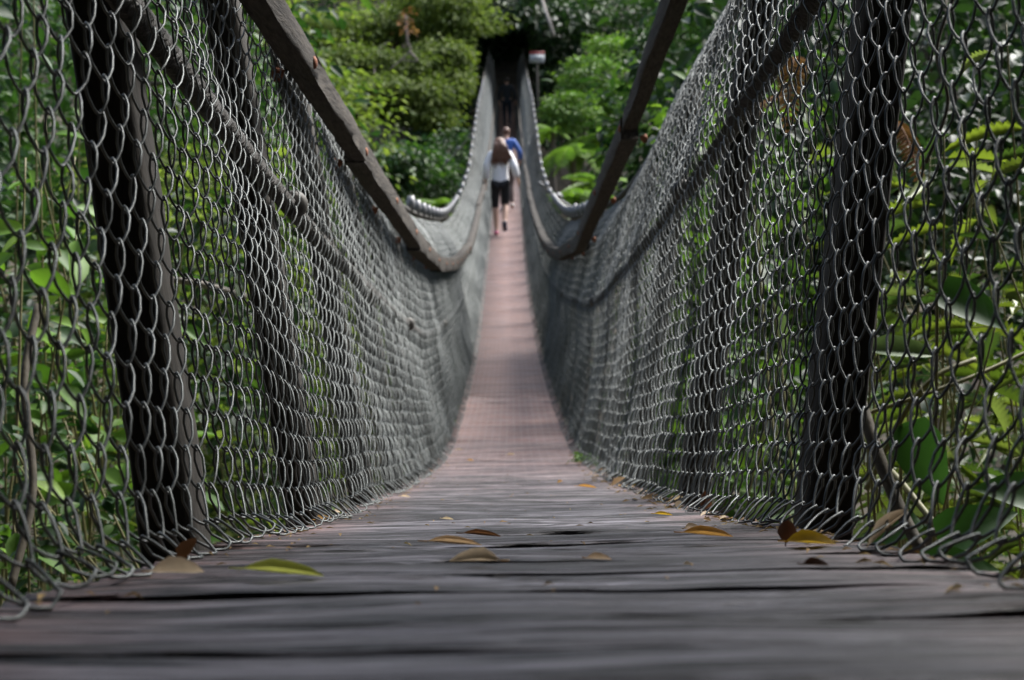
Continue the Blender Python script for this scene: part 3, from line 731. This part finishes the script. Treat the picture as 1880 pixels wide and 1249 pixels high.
# --- long toothed leaves crowding the right side
right = [
 (1790, 470, 2.9, 'toothed plant with long yellow green leaves against the right edge, halfway up', 9, 7),
 (1700, 640, 3.2, 'toothed leaved plant right of the near right post, at mid height', 10, 7),
 (1820, 250, 3.1, 'tall toothed leaved plant in the upper right behind the mesh', 9, 7),
 (1650, 330, 3.6, 'toothed leaved plant just right of the near right post, upper part', 9, 6),
 (1850, 760, 2.8, 'toothed leaved plant low by the right edge of the photo', 8, 6),
 (1640, 880, 3.0, 'feathery low toothed plant right of the foot of the near right post', 12, 7),
 (1420, 690, 4.0, 'narrow leaved plant between the two near right posts', 9, 7),
 (1740, 560, 3.3, 'dense toothed plant in the middle of the right side, behind the crossing stems', 12, 8),
 (1850, 520, 3.4, 'toothed plant at the right edge above the pale green stem', 10, 7),
]
for px, py, d, lab, n, k_ in right:
    c = w(px, py, d); b = np.array([c[0]+.1, c[1]+.15, float(gz(c[0], c[1]))-.05])
    tips = [c+rng.normal(0, .11, 3)*[1.3, 1, 1]+[0, 0, .10] for q in range(k_-2)]
    leafy_plant('toothed_plant', b, tips, lab, M['serr'], SERR, .185, .145, n, sr=.0032, droop=.25, lo=.45, spread=1.3)
big = [(1700, 850, 2.45, .155, -60, 'broad'), (1790, 960, 2.3, .13, 30, 'broad'), (1870, 900, 2.4, .13, 160, 'broad'), (1420, 940, 2.9, .12, 20, 'pale'), (1430, 600, 3.4, .12, -80, 'pale'), (1760, 1040, 2.2, .12, 10, 'broad'), (1640, 970, 2.5, .10, 200, 'broad'), (1390, 420, 3.6, .12, -85, 'pale'), (1650, 640, 2.7, .14, 0, 'pale'), (1790, 560, 2.6, .14, -20, 'broad')]
e = None
bb = ground(1760, 1200, 2.6)
e = empty('broadleaf_plant', bb, 'plant with large dark broad leaves in the lower right corner behind the mesh', 'plant')
S = Acc()
for px, py, d, L, ang, mt in big:
    c = w(px, py, d); an = R(ang)
    ax = np.array([[math.cos(an), -.25, math.sin(an)]]); nr = np.array([[-.2, -.75, .6]])
    st = c-unit(ax[0])*L*.5
    v, f = inst(CORD if mt == 'broad' else OVATE, st[None], ax, nr, L, L*(.60 if mt == 'broad' else .36)); obj('leaf', v, [f], M[mt], e)
    S.add(*tube(curve([bb, (bb+st)/2+rng.normal(0, .08, 3)+[0, .15, 0], st], 12), .0035, 5, False))
S.build('stem', M['stem'], e)
# stems crossing the right side
for pts, mt, r, lab in (([(1590, 760, 2.9), (1680, 730, 2.9), (1790, 690, 2.95), (1900, 640, 3.0)], 'stem', .005, 'pale green stem slanting across the right side at mid height'),
                        ([(1600, 840, 2.7), (1640, 870, 2.6), (1690, 930, 2.5), (1760, 1020, 2.4)], 'stem', .006, 'tan stem bending down through the lower right leaves'),
                        ([(1590, 900, 2.9), (1660, 760, 2.9), (1720, 690, 2.9), (1790, 660, 2.95)], 'stem', .006, 'tan stem curving up beside the near right post'),
                        ([(1580, 740, 2.5), (1610, 830, 2.45), (1650, 930, 2.4), (1690, 1010, 2.35)], 'twig', .012, 'dark thick twig leaning behind the foot of the near right post'),
                        ([(1700, 300, 3.0), (1740, 190, 3.0), (1720, 90, 3.0), (1760, -30, 3.0)], 'twig', .004, 'thin dark twig rising in the upper right'),
                        ([(20, 1080, 2.6), (60, 900, 2.7), (45, 700, 2.8), (70, 560, 2.9)], 'twig', .008, 'dark upright twig behind the lower left mesh'),
                        ([(280, 512, 5.0), (360, 520, 5.0), (450, 545, 5.1)], 'barkgrey', .014, 'pale grey branch lying level behind the left mesh')):
    tag(obj('plant_stem' if mt == 'stem' else 'branch', *(lambda v, q, t: (v, [q, t]))(*tube(curve([w(*p) for p in pts], 10), r, 6)), M[mt]), lab, 'plant_stem' if mt == 'stem' else 'branch')
# withered fern fronds
for k_, (px, py, d, L, an, lab) in enumerate(((1475, 195, 4.2, .28, 4.4, 'withered brown fern frond hanging left of the near right post top'), (1700, 30, 3.8, .26, 4.0, 'withered brown fern frond at the top right'), (1455, 260, 4.4, .26, 3.6, 'smaller withered fern frond below the one left of the post'), (1650, 320, 3.9, .24, 4.9, 'withered fern frond right of the near right post'), (1590, 700, 3.6, .25, 4.2, 'brown withered fern frond low by the near right post'))):
    A = Acc(); Rr = frond(A, w(px, py, d)+[0, .1, .15], (math.cos(an), math.sin(an)), L, .15, .20, 22, 1.7, SERR5); A.add(*tube(Rr[:-2], .003, 4)); tag(A.build('withered_frond', M['dead']), lab, 'fern frond')

# ------------------------------------------------------------------ fallen leaves on the deck
def deck_hit(px, py):
    a, b = px-940, 624.5-py
    b = -a*math.sin(ROLL)+b*math.cos(ROLL)
    ds = np.linspace(.4, 12, 6000); hh = np.interp(ds, D_, H_)
    pts = [W(px, py, d) for d in ds[::6]]
    P = np.array(pts); dz = P[:, 2]-(np.interp(P[:, 1], YS, ZS)+.003)
    i = np.argmax(dz < 0); return P[i]
leafcol = {'tan': (.74, .50, .27), 'pale': (.86, .68, .46), 'amber': (.80, .43, .10), 'yellow': (.80, .52, .03), 'lime': (.72, .76, .16), 'brown': (.10, .04, .018), 'umber': (.20, .09, .035), 'straw': (.8, .63, .36)}
for k_, c in leafcol.items():
    m = plain_mat('fallen_'+k_, c, .6, 0, tuple(x*.72 for x in c), 60, .1); t = m.node_tree
    so = t.nodes['Principled BSDF'] if 'Principled BSDF' in t.nodes else None
    tr = t.nodes.new('ShaderNodeBsdfTranslucent'); mx = t.nodes.new('ShaderNodeMixShader'); mx.inputs[0].default_value = .4
    t.links.new(so.inputs['Base Color'].links[0].from_socket, tr.inputs['Color'])
    t.links.new(so.outputs[0], mx.inputs[1]); t.links.new(tr.outputs[0], mx.inputs[2])
    t.links.new(mx.outputs[0], [n for n in t.nodes if n.type == 'OUTPUT_MATERIAL'][0].inputs['Surface'])
    M['L'+k_] = m
fallen = [
 (325, 1060, .034, .55, 10, 'pale', .35, 'pale tan leaf lying against the foot of the left mesh'),
 (345, 1038, .022, .6, 60, 'umber', .9, 'curled brown leaf just behind the pale one at the left mesh foot'),
 (520, 1066, .050, .22, 3, 'lime', .10, 'flat yellow green leaf in the near left of the deck'),
 (872, 1038, .036, .36, 170, 'pale', .45, 'tan leaf with amber tip in the middle of the near deck'),
 (835, 1008, .045, .13, 8, 'tan', .10, 'narrow tan leaf behind the amber tipped one'),
 (885, 990, .036, .12, 4, 'umber', .15, 'thin brown leaf sliver, second behind the amber tipped leaf'),
 (1300, 992, .045, .24, 4, 'amber', .15, 'long orange leaf near the right mesh, left of the yellow one'),
 (1490, 1006, .040, .40, 5, 'yellow', .35, 'bright yellow leaf by the foot of the near right post'),
 (1445, 1000, .020, .8, 75, 'brown', 1.0, 'dark brown curled leaf touching the bright yellow leaf'),
 (1295, 940, .030, .60, 95, 'brown', 1.6, 'dark brown leaf standing upright against the right mesh'),
 (1135, 893, .042, .36, 40, 'tan', .7, 'tan leaf tilted up at the right edge of the deck'),
 (1078, 898, .046, .12, 2, 'amber', .10, 'thin orange leaf left of the tilted tan leaf'),
 (1028, 887, .014, .7, 20, 'amber', .8, 'little orange leaf alone right of the deck middle'),
 (1196, 919, .040, .36, 170, 'tan', .3, 'tan leaf caught in the fringe of the right mesh'),
 (1240, 922, .032, .24, 35, 'straw', .5, 'straw coloured leaf leaning on the right mesh fringe'),
 (1246, 934, .014, .8, 60, 'pale', .9, 'tiny pale leaf before the straw coloured one'),
 (1218, 949, .026, .22, 5, 'yellow', .15, 'narrow yellow leaf near the right mesh, left of the upright brown leaf'),
 (1272, 974, .018, .7, 20, 'tan', .3, 'small tan leaf below the upright brown leaf'),
 (864, 847, .026, .42, 5, 'amber', .4, 'orange leaf further down the deck on its left'),
 (842, 827, .030, .36, 160, 'pale', .3, 'pale leaf just beyond the far orange leaf'),
 (938, 836, .034, .28, 20, 'pale', .4, 'pale leaf in the middle of the further deck'),
 (744, 915, .022, .3, 4, 'pale', .1, 'small pale leaf near the left mesh fringe'),
 (822, 957, .016, .4, 4, 'straw', .1, 'tiny straw leaf in the middle left of the deck'),
 (592, 956, .024, .5, 20, 'amber', .4, 'amber leaf tucked at the left mesh fringe'),
 (1498, 1045, .018, .45, 5, 'brown', .4, 'dark red brown scrap nearest the right edge of the deck'),
 (1098, 851, .018, .5, 8, 'tan', .2, 'small tan leaf further along the right side of the deck'),
 (1630, 1004, .050, .18, 40, 'pale', .8, 'pale dry curled leaf stuck in the lowest right mesh'),
 (620, 942, .014, .8, 20, 'pale', .4, 'tiny pale leaf by the amber one at the left fringe'),
]
for px, py, L, wr, rot, colr, tilt, lab in fallen:
    p = deck_hit(px, py)
    if abs(p[0]-bx(p[1])) > .31: p = W(px, py, .98 if px > 1500 else 1.0)
    an = R(rot); zt = math.sin(min(tilt, 1.5)); c_ = math.cos(min(tilt, 1.5))
    ax = np.array([[math.cos(an)*max(c_, .3), math.sin(an)*.5*c_, zt*abs(math.sin(an))*.9+.04]]); nr = np.array([[-.05, -.55*zt-.25, .7+.3*c_]])
    tv, tf = OVATE; tv = tv.copy(); tv[:, 2] += tilt*.9*tv[:, 0]**2-.06*np.sin(tv[:, 1]*3.1)
    st = p-unit(ax[0])*L*.5*np.array([1, 1, 0])
    v, f = inst((tv, tf), st[None], ax, nr, L, L*wr)
    v[:, 2] += float(np.interp(p[1], YS, ZS)+.0045-v[:, 2].min()) if abs(p[0]-bx(p[1])) < .31 else 0
    # stalk and real thickness
    A = Acc(); A.add(v, f)
    A.add(*tube([v[1], v[1]-unit(ax[0])*L*.18+[0, 0, .001]], .0006, 4))
    tag(A.build('fallen_leaf', M['L'+colr]), lab, 'leaf', 'fallen leaves on the deck')
# small look-alike scraps gathered along the right mesh foot
for q in range(12):
    y_ = 1.5+q*.28+rng.uniform(-.1, .1); p = B(y_, .285-abs(rng.normal(0, .025)), .006); an = rng.uniform(0, 6.28); L = rng.uniform(.014, .026)
    v, f = inst(OVATE, p[None], np.array([[math.cos(an), math.sin(an), rng.uniform(0, .5)]]), np.array([[rng.normal(0, .3), -.3, 1]]), L, L*rng.uniform(.25, .5))
    v[:, 2] += float(p[2]-v[:, 2].min())
    tag(obj('fallen_leaf', v, [f], M['L'+['tan', 'straw', 'pale', 'amber'][q % 4]]), 'small dry leaf scrap lying in the litter along the right mesh foot', 'leaf', 'leaf scraps along the right mesh')
# crumbs of litter along the mesh feet
n = 760; yy = rng.uniform(.7, 6, n); sd = np.where(rng.random(n) < .5, -1, 1); uu = sd*(.29-np.abs(rng.normal(0, .035, n)))
uu[:160] = rng.uniform(-.27, .27, 160)
P = B(yy, uu, .004); an = rng.uniform(0, 6.28, n); LL = rng.uniform(.003, .012, n); LL[uu > .2] *= 1.6
v, f = inst(KITE, P, np.stack([np.cos(an), np.sin(an), .1+0*an], 1), np.array([[0, 0, 1.]])+rng.normal(0, .3, (n, 3)), LL, LL*rng.uniform(.15, .5, n))
tag(obj('litter', v, [f], M['litterleaf']), None, None, None, 'stuff')
# moss tuft at the right mesh foot
P = w(1078, 832, 5.4); P[2] = bz(P[1])
C = P+rng.normal(0, .02, (14, 3)); v, f = clumps(C, .03, 22, .022, clear=False); tag(obj('moss_tuft', v, [f], M['lime']), 'small green moss tuft at the foot of the right mesh', 'moss')

# ------------------------------------------------------------------ people
def skinned(name, verts, edges, mat, parent, loc, sub=2):
    """verts: {key: (pos, (rx, ry))}; a skin-modifier surface baked to a mesh"""
    keys = list(verts); me = bpy.data.meshes.new(name)
    me.from_pydata([verts[k][0] for k in keys], [(keys.index(a), keys.index(b)) for a, b in edges], [])
    o = bpy.data.objects.new(name, me); COL.objects.link(o)
    sk = o.modifiers.new('skin', 'SKIN'); sk.use_smooth_shade = True
    for i, k in enumerate(keys):
        r = verts[k][1]; r = (r, r) if isinstance(r, (int, float)) else r
        me.skin_vertices[0].data[i].radius = r
        me.skin_vertices[0].data[i].use_root = (i == 0)
    ss = o.modifiers.new('sub', 'SUBSURF'); ss.levels = sub; ss.render_levels = sub
    dg = bpy.context.evaluated_depsgraph_get()
    m2 = bpy.data.meshes.new_from_object(o.evaluated_get(dg)); m2.name = name
    o.modifiers.clear(); o.data = m2; bpy.data.meshes.remove(me)
    m2.polygons.foreach_set('use_smooth', np.ones(len(m2.polygons), bool))
    m2.materials.clear(); m2.materials.append(mat)
    o.parent = parent
    return o

skin_m = plain_mat('skin', (.55, .34, .25), .5, 0, (.50, .30, .22), 20)
def person(y, u, H, label, pose, cloth, turn=0.0):
    p0 = B(y, u, .004); s = H/1.62
    e = empty('person', p0, label, 'person'); e.rotation_euler = (0, 0, turn)
    V = {'pel': ((0, 0, .90), (.125, .09)), 'spi': ((0, .005, 1.08), (.105, .08)), 'che': ((0, .01, 1.25), (.13, .095)), 'nb': ((0, .01, 1.37), (.07, .06)), 'nk': ((0, .02, 1.415), (.046, .046)),
         'jaw': ((0, .035, 1.475), (.058, .07)), 'hd': ((0, .03, 1.535), (.072, .088)), 'tp': ((0, .025, 1.59), (.055, .065)), 'nose': ((0, .125, 1.505), .012), 'chin': ((0, .095, 1.455), .022)}
    E = [('pel', 'spi'), ('spi', 'che'), ('che', 'nb'), ('nb', 'nk'), ('nk', 'jaw'), ('jaw', 'hd'), ('hd', 'tp'), ('hd', 'nose'), ('jaw', 'chin')]
    for sd, nm in ((-1, 'l'), (1, 'r')):
        P = pose[nm]
        V[nm+'ear'] = ((sd*.078, .02, 1.515), .014); E.append(('hd', nm+'ear'))
        V[nm+'sh'] = ((sd*.155, .0, 1.335), .052); V[nm+'el'] = (P['el'], .036); V[nm+'wr'] = (P['wr'], .023); V[nm+'pa'] = (P['pa'], (.036, .018))
        V[nm+'hp'] = ((sd*.082, 0, .84), .082); V[nm+'th'] = (tuple((np.array((sd*.088, 0, .84))*.5+np.array(P['kn'])*.5)+[0, 0, .02]), .074); V[nm+'kn'] = (P['kn'], .052)
        V[nm+'ca'] = (tuple(np.array(P['kn'])*.62+np.array(P['an'])*.38-[0, .015, 0]), .052); V[nm+'an'] = (P['an'], .034); V[nm+'he'] = (P['he'], .034); V[nm+'to'] = (P['to'], .03)
        E += [('che', nm+'sh'), (nm+'sh', nm+'el'), (nm+'el', nm+'wr'), (nm+'wr', nm+'pa'), ('pel', nm+'hp'), (nm+'hp', nm+'th'), (nm+'th', nm+'kn'), (nm+'kn', nm+'ca'), (nm+'ca', nm+'an'), (nm+'an', nm+'he'), (nm+'he', nm+'to')]
        pa = np.array(P['pa']); dr = unit(pa-np.array(P['wr'])); ac = np.array([0., 1, 0]); ac = unit(ac-dr*(ac @ dr))
        inw = np.array([-sd*1., 0, 0])
        for q, (o_, l_) in enumerate(((.026, .07), (.009, .08), (-.009, .075), (-.025, .058))):
            k1, k2 = pa+dr*(.03+l_*.5)+ac*o_*1.15+inw*.006, pa+dr*(.03+l_*.95)+ac*o_*1.1+inw*.024
            V[f'{nm}f{q}a'] = (tuple(k1), .0095); V[f'{nm}f{q}b'] = (tuple(k2), .0075); E += [(nm+'pa', f'{nm}f{q}a'), (f'{nm}f{q}a', f'{nm}f{q}b')]
        V[nm+'t1'] = (tuple(pa+ac*.045+dr*.01+inw*.01), .011); V[nm+'t2'] = (tuple(pa+ac*.06+dr*.045+inw*.02), .0085); E += [(nm+'pa', nm+'t1'), (nm+'t1', nm+'t2')]
    sc_ = lambda D: {k: (tuple(np.array(p)*s), tuple(np.array(r if not isinstance(r, (int, float)) else (r, r))*s)) for k, (p, r) in D.items()}
    skinned('body', sc_(V), E, skin_m, e, p0)
    def sub(keys, extra, edges, name, mat):
        D = {}
        for k in keys:
            p, r = V[k]; r = np.array(r if not isinstance(r, (int, float)) else (r, r))+extra; D[k] = (p, tuple(r))
        return skinned(name, sc_(D), edges, mat, e, p0)
    # top: torso, shoulders, sleeves
    V['hem'] = ((0, 0, .80), (.135, .10))
    ks = ['che', 'hem', 'pel', 'spi', 'nb', 'lsh', 'lel', 'lwr', 'rsh', 'rel', 'rwr']
    sub(ks, cloth.get('loose', .017), [('che', 'spi'), ('spi', 'pel'), ('pel', 'hem'), ('che', 'nb'), ('che', 'lsh'), ('lsh', 'lel'), ('lel', 'lwr'), ('che', 'rsh'), ('rsh', 'rel'), ('rel', 'rwr')], cloth['top'][0], cloth['top'][1])
    lk = ['pel', 'lhp', 'lth', 'lkn', 'rhp', 'rth', 'rkn']; le = [('pel', 'lhp'), ('lhp', 'lth'), ('lth', 'lkn'), ('pel', 'rhp'), ('rhp', 'rth'), ('rth', 'rkn')]
    if cloth['long']: lk += ['lca', 'rca', 'lan', 'ran']; le += [('lkn', 'lca'), ('rkn', 'rca'), ('lca', 'lan'), ('rca', 'ran')]
    else:
        for nm in 'lr': V[nm+'cf'] = (tuple(np.array(V[nm+'kn'][0])*.9+np.array(V[nm+'an'][0])*.1), .056); lk.append(nm+'cf'); le.append((nm+'kn', nm+'cf'))
    sub(lk, .009, le, cloth['legs'][0], cloth['legs'][1])
    for nm in 'lr':
        D = {'a': (V[nm+'an'][0], .043), 'h': (V[nm+'he'][0], .043), 'm': (tuple((np.array(V[nm+'he'][0])+np.array(V[nm+'to'][0]))/2+[0, 0, .008]), (.046, .036)), 't': (V[nm+'to'][0], (.044, .032))}
        D['a'] = (tuple(np.array(V[nm+'an'][0])-(np.array(V[nm+'an'][0])-np.array(V[nm+'he'][0]))*.35), .042)
        skinned('shoe', sc_(D), [('h', 'a'), ('h', 'm'), ('m', 't')], cloth['shoe_'+nm], e, p0)
        if cloth.get('sock'):
            D = {'a': (V[nm+'an'][0], .040), 'b': (tuple(np.array(V[nm+'an'][0])*.78+np.array(V[nm+'ca'][0])*.22), .041)}
            skinned('sock', sc_(D), [('a', 'b')], cloth['sock'], e, p0)
    if cloth.get('long_hair'):       # loose wavy hair: a cap and many locks falling down the back
        hv = Acc(); hr_ = np.random.default_rng(3)
        for q in range(150):
            an = hr_.uniform(-1.9, 1.9); el_ = hr_.uniform(-.35, 1.45)
            d0 = np.array([math.sin(an)*math.cos(el_), -math.cos(an)*math.cos(el_), math.sin(el_)])
            p_ = np.array([0, .025, 1.535])+d0*np.array([.078, .092, .072]); xs = d0[0]
            L_ = hr_.uniform(.30, .46)*(1-.12*abs(xs)); t_ = np.linspace(0, 1, 11)
            ph0 = hr_.uniform(0, 6.28)
            x_ = p_[0]+(xs*.085+.045*t_)*t_+.014*np.sin(t_*9+ph0)*t_+.022*hr_.normal()*t_**2
            z_ = p_[2]+.01*np.sin(t_*3)-L_*t_-.0
            y_ = np.minimum(p_[1]-.02*t_, -.02-.085*np.clip(t_*2.2, 0, 1))*np.clip(t_*4, 0, 1)+p_[1]*(1-np.clip(t_*4, 0, 1))+.012*np.sin(t_*8+ph0*2)*t_
            hv.add(*tube(np.stack([x_, y_, z_], 1)*s, (.0135*(1-.75*t_**2))*s, 5))
        th = np.linspace(0, np.pi*2, 15)[:-1]
        rings_ = [np.stack([.080*np.cos(th)*math.cos(e_), .025+.095*np.sin(th)*math.cos(e_), 1.535+.078*math.sin(e_)+0*th], 1)*s for e_ in np.linspace(.15, 1.5, 6)]
        V_ = np.concatenate(rings_); ii = np.arange(5)[:, None]*14; jj = np.arange(14)[None]
        hv.add(V_, np.stack([ii+jj, ii+(jj+1) % 14, ii+14+(jj+1) % 14, ii+14+jj], -1).reshape(-1, 4))
        v_, f_ = hv.get(); obj('hair', v_, f_, cloth['hairm'], None, True, False).parent = e
    else:
        hr = {k: v for k, v in cloth['hair'].items()}; kk = list(hr)
        skinned('hair', sc_(hr), list(zip(kk[:-1], kk[1:])), cloth['hairm'], e, p0)
    if cloth.get('band'):
        skinned('hair_band', sc_({'a': ((-.05, -.045, 1.53), .028), 'b': ((.05, -.045, 1.53), .028)}), [('a', 'b')], cloth['band'], e, p0)
    return e
white_c = plain_mat('white_knit', (.80, .79, .80), .85, 0, (.70, .69, .71), 40, .2); black_c = plain_mat('black_cloth', (.018, .018, .02), .8); blue_c = plain_mat('blue_jacket', (.05, .13, .42), .7, 0, (.03, .08, .30), 25)
pink_c = plain_mat('pink_shoe', (.80, .14, .32), .55, 0, (.82, .40, .50), 18); navy_s = plain_mat('dark_sole', (.05, .06, .10), .6); wshoe = plain_mat('white_shoe', (.7, .7, .7), .6); brown_h = plain_mat('brown_hair', (.20, .095, .06), .45, 0, (.07, .032, .02), 50, .4, (6, 6, .5))
dk_h = plain_mat('dark_hair', (.03, .02, .015), .5); grey_c = plain_mat('charcoal_top', (.035, .04, .045), .85); jean = plain_mat('dark_jeans', (.022, .032, .045), .85); red_b = plain_mat('red_band', (.6, .12, .05), .6); rose_c = plain_mat('faded_trousers', (.16, .11, .10), .85)
girl_pose = {'l': dict(el=(-.225, -.05, 1.11), wr=(-.245, .02, .91), pa=(-.25, .04, .845), kn=(-.09, .06, .47), an=(-.075, -.01, .085), he=(-.075, -.045, .042), to=(-.085, .135, .036)),
             'r': dict(el=(.235, -.09, 1.12), wr=(.285, -.02, .94), pa=(.30, .01, .885), kn=(.085, .03, .50), an=(.06, -.24, .205), he=(.058, -.30, .20), to=(.065, -.19, .055))}
person(24.3, -.09, 1.66, 'girl in white top and black leggings with long brown hair walking away', girl_pose, dict(top=('jumper', white_c), legs=('leggings', black_c), long=False, shoe_l=pink_c, shoe_r=navy_s, sock=wshoe, loose=.032, long_hair=True, hairm=brown_h))
p2 = {'l': dict(el=(-.24, -.02, 1.12), wr=(-.20, .17, 1.02), pa=(-.17, .24, 1.03), kn=(-.09, .05, .48), an=(-.08, .0, .085), he=(-.08, -.04, .042), to=(-.085, .14, .036)),
      'r': dict(el=(.27, -.03, 1.13), wr=(.27, .12, 1.0), pa=(.27, .17, .95), kn=(.09, .0, .49), an=(.10, -.14, .12), he=(.10, -.19, .10), to=(.105, -.04, .036))}
short_hair = {'a': ((0, .03, 1.59), (.08, .088)), 'b': ((0, -.03, 1.54), (.086, .08)), 'c': ((0, -.04, 1.47), (.07, .05))}
person(28.4, .01, 1.64, 'person in blue jacket with red hair band walking ahead of the girl', p2, dict(top=('jacket', blue_c), legs=('trousers', rose_c), long=True, shoe_l=wshoe, shoe_r=wshoe, hair=short_hair, hairm=brown_h, band=red_b))
p3 = {'l': dict(el=(-.25, -.03, 1.11), wr=(-.25, .06, .90), pa=(-.25, .08, .83), kn=(-.085, .08, .48), an=(-.08, .06, .085), he=(-.08, .02, .042), to=(-.085, .20, .036)),
      'r': dict(el=(.25, -.05, 1.11), wr=(.27, -.02, .89), pa=(.275, .0, .82), kn=(.085, .0, .48), an=(.08, -.16, .12), he=(.08, -.20, .09), to=(.085, -.06, .036))}
person(48.9, .02, 1.76, 'person in charcoal top and dark jeans at the dark far end of the bridge', p3, dict(top=('sweater', grey_c), legs=('jeans', jean), long=True, shoe_l=navy_s, shoe_r=navy_s, hair=short_hair, hairm=dk_h))

# ------------------------------------------------------------------ light, sky, camera
wd = bpy.data.worlds.new('World'); sc.world = wd; wd.use_nodes = True
t = wd.node_tree; bg = t.nodes['Background']; sky = t.nodes.new('ShaderNodeTexSky'); sky.sky_type = 'NISHITA'; sky.sun_disc = False
SD = unit(np.array([.62, .50, .95]))
el = math.asin(SD[2]); az = math.atan2(SD[0], SD[1])
sky.sun_elevation = el; sky.sun_rotation = az; sky.air_density = 1.0; sky.dust_density = 2.0
hs = t.nodes.new('ShaderNodeHueSaturation'); hs.inputs['Saturation'].default_value = .75; t.links.new(sky.outputs[0], hs.inputs['Color']); t.links.new(hs.outputs[0], bg.inputs['Color']); bg.inputs['Strength'].default_value = .13
ld = bpy.data.lights.new('sun', 'SUN'); ld.energy = 4.6; ld.angle = R(36); ld.color = (1, .975, .94)
lo = bpy.data.objects.new('sun', ld); COL.objects.link(lo); lo.rotation_euler = Vector(SD).to_track_quat('Z', 'Y').to_euler(); lo.location = (10, 10, 60)

cd = bpy.data.cameras.new('camera'); cam = bpy.data.objects.new('camera', cd); COL.objects.link(cam)
cam.matrix_world = Matrix.Translation((0, 0, CAMZ)) @ Matrix.Rotation(R(90)-PITCH, 4, 'X') @ Matrix.Rotation(-ROLL, 4, 'Z')
cd.sensor_width = 36; cd.lens = 50; cd.clip_start = .02; cd.clip_end = 600
cd.dof.use_dof = True; cd.dof.focus_distance = 1.7; cd.dof.aperture_fstop = 10.5; cd.dof.aperture_blades = 0
sc.camera = cam
sc.view_settings.view_transform = 'Standard'; sc.view_settings.look = 'None'; sc.view_settings.gamma = 1; sc.view_settings.exposure = 1.3
sc.render.engine = 'CYCLES'
sc.cycles.use_denoising = True
sc.cycles.max_bounces = 6; sc.cycles.diffuse_bounces = 3; sc.cycles.glossy_bounces = 2; sc.cycles.transmission_bounces = 3
